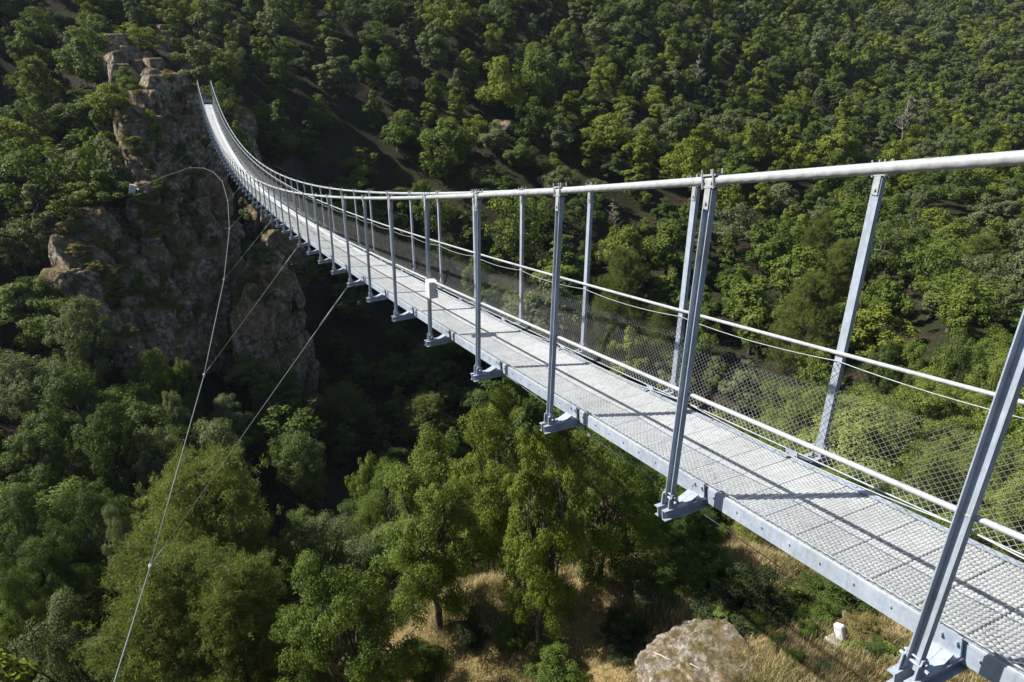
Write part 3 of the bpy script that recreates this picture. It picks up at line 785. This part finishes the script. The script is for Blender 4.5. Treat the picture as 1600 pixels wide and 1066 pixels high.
# trees of the near bank, one by one
plant_foot('oak_tree', HERO[0], 683, 985, 705, 688, 225, 'mid green', 'oak with dark forked trunk standing on the dry grass below the bridge', 'tree', .82)
plant_foot('broadleaf_tree', HERO[2], 842, 1012, 840, 640, 165, 'yellow green', 'tall narrow bright green tree in the middle of the near bank', 'tree', .62)
plant_foot('oak_tree', HERO[3], 935, 915, 940, 676, 205, 'mid green', 'oak behind and right of the tall bright green tree', 'tree', .84)
plant_foot('broadleaf_tree', HERO[1], 775, 900, 790, 632, 165, 'yellow green', 'broadleaf tree behind the forked oak, crown rising against the dark gorge', 'tree', .74)
plant_foot('broadleaf_tree', HERO[3], 620, 880, 632, 720, 120, 'mid green', 'lower broadleaf tree left of the forked oak at the edge of the gorge', 'tree', .84)
plant_at('broadleaf_tree', HERO[0], 520, 872, 27, 250, 'mid green', 'broad leafy tree at the bottom edge, left of the dry grass', 'tree', .82)
plant_at('pine_tree', PINE[0], 310, 728, 37, 290, 'olive', 'large soft olive pine crossed by the wind cable at lower left', 'tree', .66)
plant_at('pine_tree', PINE[1], 235, 870, 32, 290, 'olive', 'lower olive pine at the bottom edge in front of the large pine', 'tree', .66)
plant_at('pine_tree', PINE[1], 350, 880, 31, 230, 'olive', 'olive pine at the bottom edge between the wind cable and the leafy tree', 'tree', .66)
plant_at('broadleaf_tree', HERO[3], 500, 808, 40, 180, 'grey green', 'olive leafed tree right of the large pine and behind the bottom tree', 'tree', .84)
plant_at('broadleaf_tree', HERO[1], 90, 960, 37, 200, 'grey green', 'pale grey green tree in the bottom left corner', 'tree', .74)
plant_at('broadleaf_tree', MID[0], 570, 705, 62, 75, 'mid green', 'small tree alone at the edge of the dark gorge left of the oak', 'tree')
plant_at('broadleaf_tree', MID[1], 330, 655, 72, 100, 'grey green', 'pale topped tree above the large pine, right of the wind cable', 'tree')
plant_at('broadleaf_tree', MID[2], 228, 546, 80, 75, 'mid green', 'round sunlit tree at the foot of the dark rock wall', 'tree')
plant_at('broadleaf_tree', MID[3], 276, 560, 79, 55, 'mid green', 'smaller tree right of the round tree below the rock wall', 'tree')
plant_at('broadleaf_tree', MID[0], 262, 608, 74, 60, 'grey green', 'narrow grey green tree just below the round tree under the rock wall', 'tree')
plant_at('broadleaf_tree', MID[1], 235, 665, 66, 90, 'grey green', 'tree directly above the large pine, left of the wind cable', 'tree')
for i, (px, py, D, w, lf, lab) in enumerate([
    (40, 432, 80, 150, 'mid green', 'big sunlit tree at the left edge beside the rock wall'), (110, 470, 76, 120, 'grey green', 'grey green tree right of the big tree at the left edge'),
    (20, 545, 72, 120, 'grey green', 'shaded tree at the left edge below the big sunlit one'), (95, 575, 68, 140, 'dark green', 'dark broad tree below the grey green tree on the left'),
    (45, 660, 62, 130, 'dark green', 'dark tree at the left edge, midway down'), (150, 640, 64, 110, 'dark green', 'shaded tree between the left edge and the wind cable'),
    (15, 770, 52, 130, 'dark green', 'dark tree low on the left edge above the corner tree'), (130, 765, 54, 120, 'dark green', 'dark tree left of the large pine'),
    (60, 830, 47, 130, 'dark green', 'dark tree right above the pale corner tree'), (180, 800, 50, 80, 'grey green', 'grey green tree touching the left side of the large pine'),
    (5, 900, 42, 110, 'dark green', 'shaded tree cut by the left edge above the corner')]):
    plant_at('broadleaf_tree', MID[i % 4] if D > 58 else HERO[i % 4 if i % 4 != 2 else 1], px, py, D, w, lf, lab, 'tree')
for i, (px, py, D, w, lf, lab) in enumerate([
    (1010, 745, 37, 130, 'mid green', 'leafy tree below the bridge deck right of the dark oak'), (1090, 790, 33, 110, 'dark green', 'bushy tree under the second hanger foot'),
    (1170, 655, 45, 120, 'mid green', 'tree seen through the net left of the first near hanger'), (1110, 680, 43, 100, 'dark green', 'tree behind the net beside the second hanger'),
    (1260, 615, 42, 150, 'chestnut', 'bright tree behind the net between the first two hangers'), (1370, 615, 41, 170, 'chestnut', 'bright green tree behind the net right of the first far hanger'),
    (1480, 590, 42, 170, 'chestnut', 'tree behind the net near the right edge'), (1580, 560, 44, 130, 'chestnut', 'tall bright tree cut by the right edge above the hand cable'),
    (1230, 690, 36, 140, 'chestnut', 'tree crown just over the deck edge in the middle of the net'), (1330, 720, 33, 140, 'chestnut', 'chestnut crown behind the net close to the deck'),
    (1450, 700, 32, 150, 'chestnut', 'chestnut crown behind the lower net at right'), (1560, 680, 33, 150, 'chestnut', 'chestnut crown at the right edge behind the net'),
    (1540, 790, 26, 160, 'chestnut', 'chestnut crown close under the bridge at right'), (1420, 800, 28, 120, 'mid green', 'low leafy crown beside the deck edge at right'),
    (1620, 740, 28, 150, 'chestnut', 'chestnut crown half outside the right edge')]):
    plant_at('broadleaf_tree', HERO[(0, 1, 3)[i % 3]], px, py, D, w, lf, lab, 'tree')
for i, (px, py, D, w, lf) in enumerate([(1440, 528, 80, 80, 'mid green'), (1510, 518, 78, 85, 'dark green'), (1575, 515, 80, 85, 'mid green'), (1480, 550, 70, 85, 'mid green'), (1555, 550, 66, 90, 'dark green'), (1390, 535, 82, 75, 'dark green')]):
    plant_at('broadleaf_tree', MID[i % 4], px, py, D, w, lf, 'leafy tree in the dip below the hand cable at the right edge', 'tree', group='trees in the dip at the right edge')
# shrubs of the near bank
for i, (px, py, D, w, h, lf, lab) in enumerate([
    (1165, 893, 30, 150, 2.6, 'deep green', 'dark rounded shrub between the boulder and the bridge'), (1125, 950, 28.5, 75, 1.6, 'mid green', 'bright green sapling behind the boulder'),
    (735, 985, 33, 55, 1.8, 'deep green', 'dark bush at the foot of the forked oak'), (975, 968, 30, 90, 2.0, 'deep green', 'dark low bush left of the boulder'),
    (1262, 972, 26, 44, .9, 'mid green', 'small green shrub beside the white concrete post'), (1215, 1000, 25, 35, .7, 'mid green', 'small green plant right of the boulder'),
    (1245, 1020, 24, 40, .6, 'mid green', 'low green tuft in the grass right of the boulder'), (1350, 965, 26, 80, 1.6, 'ochre', 'rusty leaved shrub in the shade under the deck'),
    (1395, 1012, 24, 40, 1.0, 'chestnut', 'yellow green chestnut shoot by the nearest hanger foot'), (1240, 918, 28, 50, 1.2, 'chestnut', 'yellow green chestnut shoot under the deck edge'),
    (1335, 1003, 24.5, 36, .8, 'chestnut', 'leafy chestnut shoot on the stone right of the white post'), (660, 1010, 30, 90, 1.6, 'mid green', 'low bush at the bottom edge below the forked oak'),
    (1290, 1035, 24, 45, .6, 'grey green', 'grey green tuft in the grass at the bottom edge below the white post'), (1180, 960, 27, 60, 1.0, 'mid green', 'green shrub touching the right side of the boulder'),
    (1225, 945, 27, 55, .9, 'dark green', 'dark low shrub in the grass between the dark rounded shrub and the post'), (1290, 940, 27, 70, 1.1, 'mid green', 'green shrub behind the white concrete post'), (1370, 1000, 25, 60, 1.0, 'dark green', 'dark shrub under the deck beside the nearest hanger foot'),
    (1100, 890, 31, 70, .9, 'mid green', 'low green scrub in the golden grass left of the dark rounded shrub'), (1000, 905, 31, 60, .8, 'grey green', 'grey green scrub in the golden grass right of the oaks'), (800, 975, 31, 60, .9, 'mid green', 'small scrub left of the foot of the tall bright tree'),
    (640, 940, 31, 55, .9, 'grey green', 'grey scrub in the dry grass at the left end of the meadow'), (865, 1015, 27, 100, 1.8, 'mid green', 'leafy bush at the foot of the tall bright tree'), (1040, 880, 33, 80, 1.4, 'mid green', 'small bush in the meadow beneath the bridge'),
    (1090, 850, 34, 110, 2.0, 'dark green', 'bush at the upper edge of the meadow under the deck'), (1300, 900, 30, 110, 2.0, 'dark green', 'shaded bush directly beneath the deck')]):
    plant_foot('shrub', SHOOT[i % 2] if 'chestnut' in lab or 'sapling' in lab else BUSH[i % 3], px, py + w*.50, px, py, w, lf, lab, 'shrub', .92, minh=h*.6)
# bushes and young trees on the spur and its ledges
for i, (px, py, R, w, h, lf) in enumerate([(205, 45, 146, 9, 6, 'yellow green'), (228, 62, 144, 7, 4, 'mid green'), (240, 205, 113, 3.6, 5.5, 'lime'), (195, 215, 114, 4, 3, 'ochre'), (212, 235, 112, 5, 3.4, 'ochre'),
    (233, 262, 110, 3.6, 2.8, 'ochre'), (245, 290, 108, 4, 2.4, 'yellow green'), (220, 310, 106, 6, 3, 'ochre'), (262, 305, 106.5, 4, 2.6, 'yellow green'), (252, 340, 104, 7, 3.2, 'ochre'),
    (240, 365, 103, 5, 3, 'ochre'), (268, 385, 101, 4, 3, 'ochre'), (150, 310, 107, 9, 5, 'olive'), (175, 318, 106, 6, 4, 'ochre'), (110, 360, 104, 6, 3.5, 'ochre'), (160, 385, 101, 5, 3, 'ochre'),
    (170, 440, 96, 7, 3, 'ochre'), (190, 455, 95, 5, 3, 'ochre'), (410, 400, 99, 6, 3.6, 'grey green'), (395, 430, 97, 5.5, 3, 'ochre'), (400, 460, 95, 5, 3, 'ochre'), (372, 470, 96, 3, 2.5, 'yellow green'),
    (360, 545, 94, 4, 4, 'yellow green'), (385, 585, 90, 8, 5, 'olive'), (420, 600, 88, 8, 5, 'mid green'), (450, 610, 88, 6, 4, 'olive'), (450, 650, 85, 6, 6, 'mid green'), (410, 660, 83, 6, 6, 'grey green'),
    (345, 600, 92, 6, 5, 'mid green'), (455, 592, 89, 5, 3, 'ochre'), (280, 32, 148, 6, 2.5, 'yellow green'), (262, 118, 128, 4, 2, 'ochre'), (300, 140, 119, 3, 1.4, 'yellow green'), (285, 148, 117, 4, 1.4, 'ochre'),
    (195, 122, 130, 5, 3, 'mid green'), (205, 140, 124, 5, 3.5, 'mid green'), (160, 370, 102, 4, 2.5, 'ochre'), (310, 275, 108, 4, 2.2, 'ochre'), (295, 330, 105, 4, 2.4, 'ochre'), (300, 260, 110, 3, 2.0, 'grey green'), (215, 150, 118, 3, 2, 'ochre'), (240, 165, 117, 2.6, 1.6, 'ochre'), (270, 185, 116, 2.6, 1.6, 'ochre'), (230, 330, 106, 4, 3, 'ochre'), (260, 350, 105, 3.6, 2.6, 'ochre'),
    (275, 420, 102, 3, 2, 'ochre'), (120, 395, 100, 5, 3, 'ochre'), (145, 420, 98, 4, 2.4, 'ochre'), (185, 405, 99, 4, 2.4, 'ochre'), (200, 360, 103, 5, 3, 'olive'), (165, 470, 95, 4, 2.4, 'ochre'), (420, 440, 98, 4, 2.6, 'ochre'), (250, 230, 113, 3, 2.2, 'ochre'), (200, 190, 116, 4, 3, 'ochre')] + [(int(RNG.uniform(215, 340)), int(RNG.uniform(190, 520)), 106, RNG.uniform(2, 4.2), RNG.uniform(1.5, 3), ('ochre', 'olive', 'mid green', 'ochre')[k_ % 4]) for k_ in range(26)]
    + [(int(RNG.uniform(95, 225)), int(RNG.uniform(365, 530)), 98, RNG.uniform(2, 4), RNG.uniform(1.5, 2.8), ('ochre', 'olive', 'yellow green')[k_ % 3]) for k_ in range(14)]):
    where = 'tall cliff' if 205 <= px < 345 and py > 150 else 'rock pinnacle' if px >= 345 else 'crag' if py < 150 else 'dark rock wall'
    col = {'ochre': 'dry ochre', 'lime': 'bright green'}.get(lf, lf)
    for q in range(2 if lf == 'ochre' else 1):
        f_ = .55 if lf == 'ochre' else .8
        p = on_rock(px + RNG.uniform(-1, 1)*w*2.2*q, py + RNG.uniform(-9, 9)*q, R + .8*q) + np.array([.3, 0, 0]); hh = max(h*f_, w*f_*.62)
        lf2 = ('ochre', 'olive', 'yellow green')[int(RNG.choice(3, p=(.6, .25, .15)))] if lf == 'ochre' else lf
        col2 = {'ochre': 'dry ochre'}.get(lf2, lf2) if lf == 'ochre' else col
        plant('shrub', BUSH[(i+q) % 3], p[0], p[1], p[2]-hh*.30, hh, w*f_, lf2, f'{col2} bush on a ledge of the {where}', 'shrub', f'{col2} bushes on the {where}')

# ------------------------------------------------------------------ forest of the far side
sx = RNG.uniform; cand = []
def visible(x, y, z):
    u_, v_, d_ = project((x, y, z)); return d_ > 5 and -90 < u_ < 1690 and -90 < v_ < 1150
for _ in range(150000):
    R = 30*math.exp(RNG.uniform(0, math.log(720/30))); a = math.radians(RNG.uniform(-71, 27))
    cand.append((CAM[0]+R*math.cos(a), CAM[1]+R*math.sin(a), R))
cand = np.array(cand); cz0 = ground(cand[:, 0], cand[:, 1])
cells = {}; picked = []
for (x, y, R), z in zip(cand, cz0):
    u_, v_, d_ = project((x, y, z+5))
    if not (d_ > 5 and -480 < u_ < 2000 and -110 < v_ < 1200): continue
    if R < 84:
        if 470 < u_ < 1090 and not (33 < R < 64 and v_ > 700 and v_ < 860): continue
        if u_ >= 1090 and (R < 30 or v_ > 860): continue
        if u_ < 480 and R < 36: continue
        if u_ > 300 and R < 50 and u_ < 480: continue
    elif 480 < u_ < 770 and v_ > 450 and R < 112 and RNG.random() < .35: continue
    if abs(y - 3) < 3.0 and x < 122: continue                                     # clear line under the bridge
    if 200 < u_ < 350 and 140 < v_ < 480 and R < 128: continue                       # bare cliff
    if 155 < u_ < 272 and 45 < v_ < 165 and 112 < R < 146: continue
    if 225 < u_ < 470 and 330 < v_ < 640 and R < 110: continue
    if 75 < u_ < 265 and 335 < v_ < 530 and 78 < R < 108: continue
    base = 6.8 if R > 84 else 6.2
    if 480 < u_ < 900 and v_ > 90: base = 6.9 + 1.7*(vnoise(np.array([x/16, y/16, 0.]), 4) > .1)
    if u_ < 480 and R > 84: base = 6.4
    if R > 260: base = 7.4
    sp = base*RNG.uniform(.62, 1.20)
    g = 10.0; ci, cj = int(x//g), int(y//g); ok = True
    for i in (-1, 0, 1):
        for j in (-1, 0, 1):
            for (x2, y2, s2) in cells.get((ci+i, cj+j), ()):
                if (x-x2)**2 + (y-y2)**2 < (.5*(sp+s2))**2: ok = False; break
            if not ok: break
        if not ok: break
    if not ok: continue
    if any((x-b[0])**2 + (y-b[1])**2 < (b[2]+2.0)**2 for b in BUSY): continue
    cells.setdefault((ci, cj), []).append((x, y, sp)); picked.append((R, x, y, float(z), sp, u_, v_))
picked.sort()
N_SOLO = 228
kinds = ['mid green', 'yellow green', 'grey green', 'dark green']
rest = []; n_solo = 0
NB = len(BUSY)
for i, (R, x, y, z, sp, u_, v_) in enumerate(picked):
    w = sp*RNG.uniform(1.15, 1.6)/.74; h = sp*RNG.uniform(1.0, 1.9) + 1.0
    if R < 84 and u_ > 1090:
        h = min(h, 8.0); w = min(w, 9.0)
        while h > 3.5 and project((x, y, z + h))[1] < 555 + .03*(1600 - u_): h *= .9
    if R < 64 and 470 < u_ < 1090: h = min(h, RNG.uniform(5, 7)); w = min(w, 7.5)
    if u_ < 200: w *= 1.05
    solo = n_solo < N_SOLO and -85 < u_ < 1685 and v_ < 1130
    n_solo += solo
    if not solo: rest.append((R, x, y, z, w, h)); continue
    lf = kinds[int(RNG.choice(4, p=(.46, .14, .17, .23)))] if not (R < 70 and u_ > 1090) else 'chestnut'
    if 470 < u_ < 780 and v_ > 440 and 80 < R < 115: lf = 'dark green'; h = min(h, 8)  # gorge shade put into the leaf colour: trees here get darker leaves
    reg = ('on the brink behind the oaks' if R < 64 and 470 < u_ < 1090 else 'deep in the gorge left of the wind cable' if R < 84 and u_ < 480 else 'behind the net on the near bank' if R < 84 else 'left of the cliff' if u_ < 215 else 'behind the far end of the bridge' if u_ < 480 else 'in the shade above the middle of the bridge' if u_ < 900
           else 'across the gorge above the near hangers' if u_ < 1250 else 'across the gorge at the right edge')
    size = 'tall' if h > 11.5 else 'low'
    if RNG.random() < .07:
        plant('pine_tree', (FPINE if R > 130 else PINE)[i % 2], x, y, z-.3, h*1.25, w*1.1, 'olive', f'olive pine among broadleaf trees {reg}', 'tree', f'pines {reg}')
    else:
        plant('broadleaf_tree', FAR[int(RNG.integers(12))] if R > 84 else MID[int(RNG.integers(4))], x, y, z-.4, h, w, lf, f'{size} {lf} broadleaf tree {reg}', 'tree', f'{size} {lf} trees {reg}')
# young trees on the shoulders of the cliff
for i, (px, py, R, h, w, lf) in enumerate([(150, 170, 120, 8, 8, 'mid green'), (185, 165, 119, 6, 6, 'mid green'), (160, 215, 115, 8, 8, 'grey green'), (185, 205, 115, 6, 6, 'yellow green'),
    (140, 260, 111, 9, 9, 'mid green'), (180, 250, 110, 7, 7, 'grey green'), (160, 300, 107, 8, 8, 'mid green'), (120, 320, 106, 8, 8, 'yellow green'), (190, 285, 108, 6, 5, 'grey green'),
    (60, 330, 104, 9, 9, 'grey green'), (215, 60, 142, 6, 6, 'yellow green'),
    (345, 150, 128, 6, 6, 'dark green'), (372, 215, 122, 7, 7, 'mid green')]):
    p = at_range(px, py, R)
    top = p[2] + h*.38; g_ = float(ground(p[0], p[1])[0]); hit = ROCKS.ray_cast(Vector((p[0], p[1], top)), Vector((0, 0, -1)))[0]
    if hit is not None: g_ = max(g_, hit[2])
    if top - g_ < 3: top = g_ + h*.8
    h = min(top - g_, h*1.9) + .3
    plant('broadleaf_tree', FAR[i % 12], p[0], p[1], g_ - .3, h, w/.74, lf, f'small {lf} tree hugging the shoulder of the cliff', 'tree', f'small {lf} trees on the cliff shoulder')
# dead trees
M_D = [mesh_from('dead_%d' % i, *dead(700+i), [M_DEAD], smooth=True) for i in range(2)]
for i, (px, py, R, h, lab) in enumerate([(1092, 105, 205, 13, 'bare grey dead tree high in the forest above the first hanger'), (1203, 470, 108, 9, 'bare reddish dead tree in the forest above the hand cable'),
        (1535, 380, 140, 12, 'bare dead tree in the forest near the right edge'), (1075, 175, 175, 10, 'bare dead tree left of the first hanger top'), (1322, 60, 330, 16, 'pale dead tree near the top of the forest at right'),
        (1420, 165, 240, 13, 'bare dead tree above the cable right of the second far hanger top'), (960, 330, 130, 10, 'bare dead tree above the cable between the near hangers'), (620, 215, 150, 10, 'thin bare tree in the shaded slope above the middle of the bridge'), (1480, 250, 215, 12, 'bleached dead tree just above the cable at right')]):
    p = at_range(px, py, R); g_ = float(ground(p[0], p[1])[0]); h = min(max(p[2]+h*.25-g_, 8), 24)
    o = add('dead_tree', M_D[i % 2], loc=(p[0], p[1], g_-.2), rz=i*1.3); o.scale = (h*.9, h*.9, h); tag(o, lab, 'tree')

# the rest of the wood: one object, crowns instanced on points by geometry nodes
def forest(name, rows, protos, label):
    pts = np.array([(r[1], r[2], r[3]-.4) for r in rows], np.float32)
    me = bpy.data.meshes.new(name); me.vertices.add(len(pts)); me.vertices.foreach_set('co', pts.ravel())
    def attr(nm, ty, dom, arr, key):
        a = me.attributes.new(nm, ty, dom); a.data.foreach_set(key, np.asarray(arr).ravel())
    attr('size', 'FLOAT_VECTOR', 'POINT', np.array([(r[4], r[4], r[5]) for r in rows], np.float32), 'vector')
    attr('turn', 'FLOAT_VECTOR', 'POINT', np.array([(0, 0, RNG.uniform(0, 6.28)) for r in rows], np.float32), 'vector')
    attr('pick', 'INT', 'POINT', RNG.integers(0, 1000, len(rows)).astype(np.int32), 'value')
    me.update()
    col = bpy.data.collections.new(name+'_crowns')
    for i, p in enumerate(protos):
        for lf in kinds[:4]:
            o = bpy.data.objects.new('crown', p.crown); o.material_slots[0].link = 'OBJECT'; o.material_slots[0].material = LEAF[lf]; col.objects.link(o)
    ng = bpy.data.node_groups.new(name, 'GeometryNodeTree')
    ng.interface.new_socket('Geometry', in_out='INPUT', socket_type='NodeSocketGeometry')
    ng.interface.new_socket('Geometry', in_out='OUTPUT', socket_type='NodeSocketGeometry')
    nn = ng.nodes.new; L = ng.links.new
    gi, go = nn('NodeGroupInput'), nn('NodeGroupOutput'); ip = nn('GeometryNodeInstanceOnPoints'); ci = nn('GeometryNodeCollectionInfo')
    ci.inputs['Collection'].default_value = col; ci.inputs['Separate Children'].default_value = True; ci.inputs['Reset Children'].default_value = True
    ip.inputs['Pick Instance'].default_value = True
    def named(nm, ty):
        a = nn('GeometryNodeInputNamedAttribute'); a.data_type = ty; a.inputs['Name'].default_value = nm; return a.outputs['Attribute']
    L(gi.outputs[0], ip.inputs['Points']); L(ci.outputs[0], ip.inputs['Instance'])
    L(named('size', 'FLOAT_VECTOR'), ip.inputs['Scale']); L(named('pick', 'INT'), ip.inputs['Instance Index'])
    er = nn('FunctionNodeEulerToRotation'); L(named('turn', 'FLOAT_VECTOR'), er.inputs[0]); L(er.outputs[0], ip.inputs['Rotation'])
    L(ip.outputs[0], go.inputs[0])
    o = add(name, me); md = o.modifiers.new('scatter', 'NODES'); md.node_group = ng
    return tag(o, label, 'forest', kind='stuff')
near_rest = [r for r in rest if r[0] < 270]; far_rest = [r for r in rest if r[0] >= 270]
if near_rest: forest('forest', near_rest, FAR[3:10], 'dense green forest covering the slopes of the gorge')
if far_rest: forest('distant_forest', far_rest, TINY, 'distant sunlit forest covering the hillside at the top right')
print('trees', len(picked), 'solo', N_SOLO, 'near rest', len(near_rest), 'far rest', len(far_rest))

# ------------------------------------------------------------------ dry grass of the near shelf
def grass():
    rng = np.random.default_rng(5); n = 420000
    r = 3 + 36*np.sqrt(rng.uniform(0, 1, n)); a = np.radians(rng.uniform(-72, 10, n))
    x = CAM[0] + r*np.cos(a); y = CAM[1] + r*np.sin(a); z = ground(x, y)
    dn = fbm(np.c_[x/2.2, y/2.2, 0*x], 3, 21)
    P = np.c_[x, y, z] - CAM; d = P @ AX_F; u_ = 800 + FPX*(P @ AX_R)/d; v_ = 533 - FPX*(P @ AX_U)/d
    k = (d > 5) & (u_ > 480) & (u_ < 1640) & (v_ > 780) & (v_ < 1120) & (rng.uniform(-.9, 1, n) < dn+.55)
    x, y, z, dn = x[k], y[k], z[k], dn[k]; n = len(x)
    h = rng.uniform(.15, .50, n)*(1+.45*dn); az = rng.uniform(0, 6.28, n); bend = rng.uniform(.1, .55, n)
    b = np.c_[x, y, z-.03]; lean = np.c_[np.cos(az), np.sin(az), 0*az]; sd = np.c_[-np.sin(az), np.cos(az), 0*az]*rng.uniform(.006, .014, n)[:, None]
    m1 = b + lean*(bend*h*.3)[:, None] + np.c_[0*h, 0*h, h*.6]; tp = b + lean*(bend*h)[:, None] + np.c_[0*h, 0*h, h]
    V = np.stack([b-sd, b+sd, m1+sd*.8, m1-sd*.8, tp+sd*.3, tp-sd*.3], 1).reshape(-1, 3); i = np.arange(n)*6
    F = np.vstack([np.stack([i, i+1, i+2, i+3], -1), np.stack([i+3, i+2, i+4, i+5], -1)])
    return V, F
mt, nt, out = new_mat('dry_grass_blades'); L_ = nt.links.new
g_ = N(nt, 'NewGeometry'); nz_ = N(nt, 'TexNoise', Scale=.35, Detail=4.0); L_(g_.outputs['Position'], nz_.inputs['Vector'])
ma_ = N(nt, 'Math', operation='MULTIPLY_ADD'); L_(g_.outputs['Random Per Island'], ma_.inputs[0]); ma_.inputs[1].default_value = .35; L_(nz_.outputs[0], ma_.inputs[2])
cc_ = ramp(nt, ma_.outputs[0], [(.48, (.08, .11, .032)), (.60, (.28, .235, .105)), (.72, (.48, .39, .20)), (.95, (.60, .50, .30))])
p_ = N(nt, 'BsdfPrincipled', Roughness=.7); p_.inputs['Specular IOR Level'].default_value = .2; L_(cc_, p_.inputs['Base Color'])
t_ = N(nt, 'BsdfTranslucent'); L_(cc_, t_.inputs[0]); s_ = N(nt, 'MixShader'); s_.inputs[0].default_value = .4
L_(p_.outputs[0], s_.inputs[1]); L_(t_.outputs[0], s_.inputs[2]); L_(s_.outputs[0], out.inputs[0])
tag(add('dry_grass', mesh_from('dry_grass', *grass(), [mt])), 'dry golden grass covering the near shelf under the bridge', 'grass', kind='stuff')

# ------------------------------------------------------------------ small things of the near shelf
p = at_range(1312, 996, 22.6); pz = float(ground(p[0], p[1])[0])
po = add('marker_post', None, loc=(p[0], p[1], pz)); tag(po, 'short white concrete post on a stone base beneath the bridge deck', 'post')
mb = MB(); mb.box((0, 0, .40), (.36, .26, .85), np.array([[.93, .1, -.36], [-.1, .99, 0], [.36, .04, .93]]), bev=.07); mb.build('post', M_WHITE, po)
mb = MB(); mb.box((-.25, -.1, .05), (1.1, 1.2, .42), bev=.10); mb.build('base', M_CONC, po)
p = at_range(1345, 988, 24.2); pz = float(ground(p[0], p[1])[0])
rock_thing('stone_slab', [((p[0], p[1], pz+.1), (.9, .7, .45))], 'pale stone slab right of the white concrete post', 31, mat=M_BOULDER, n=4, cat='stone')
tree_ = bvh_of([boulder])
for (px0, py0, px1, py1, lab) in [(1022, 1020, 1050, 1033, 'bleached white stick lying on the left of the boulder'), (1078, 1038, 1096, 1047, 'short bleached stick near the middle of the boulder')]:
    P = []
    for q in np.linspace(0, 1, 6):
        h_, n_, _, _ = tree_.ray_cast(Vector(CAM), Vector(ray(px0+(px1-px0)*q, py0+(py1-py0)*q)))
        if h_ is not None: P.append(np.array(h_) + np.array(n_)*.03)
    if len(P) > 2:
        mb = MB(); mb.tube(P, np.linspace(.028, .014, len(P)), 7); tag(mb.build('stick', M_BLEACH, None, True, loc=tuple(P[0])), lab, 'stick')

# ------------------------------------------------------------------ the air of the gorge
hz, nt, out = new_mat('haze_air')
pv = N(nt, 'VolumePrincipled', Density=HAZE, Anisotropy=.35); pv.inputs['Color'].default_value = (.72, .84, 1.0, 1)
nt.links.new(pv.outputs[0], out.inputs['Volume'])
zl, zh = float(tv[:, 2].min()) - 1.0, float(tv[:, 2].max()) + 16.0
mb = MB(); mb.box((CAM[0], CAM[1], (zl+zh)/2), (2200, 2200, zh-zl)); tag(mb.build('haze', hz), kind='stuff')
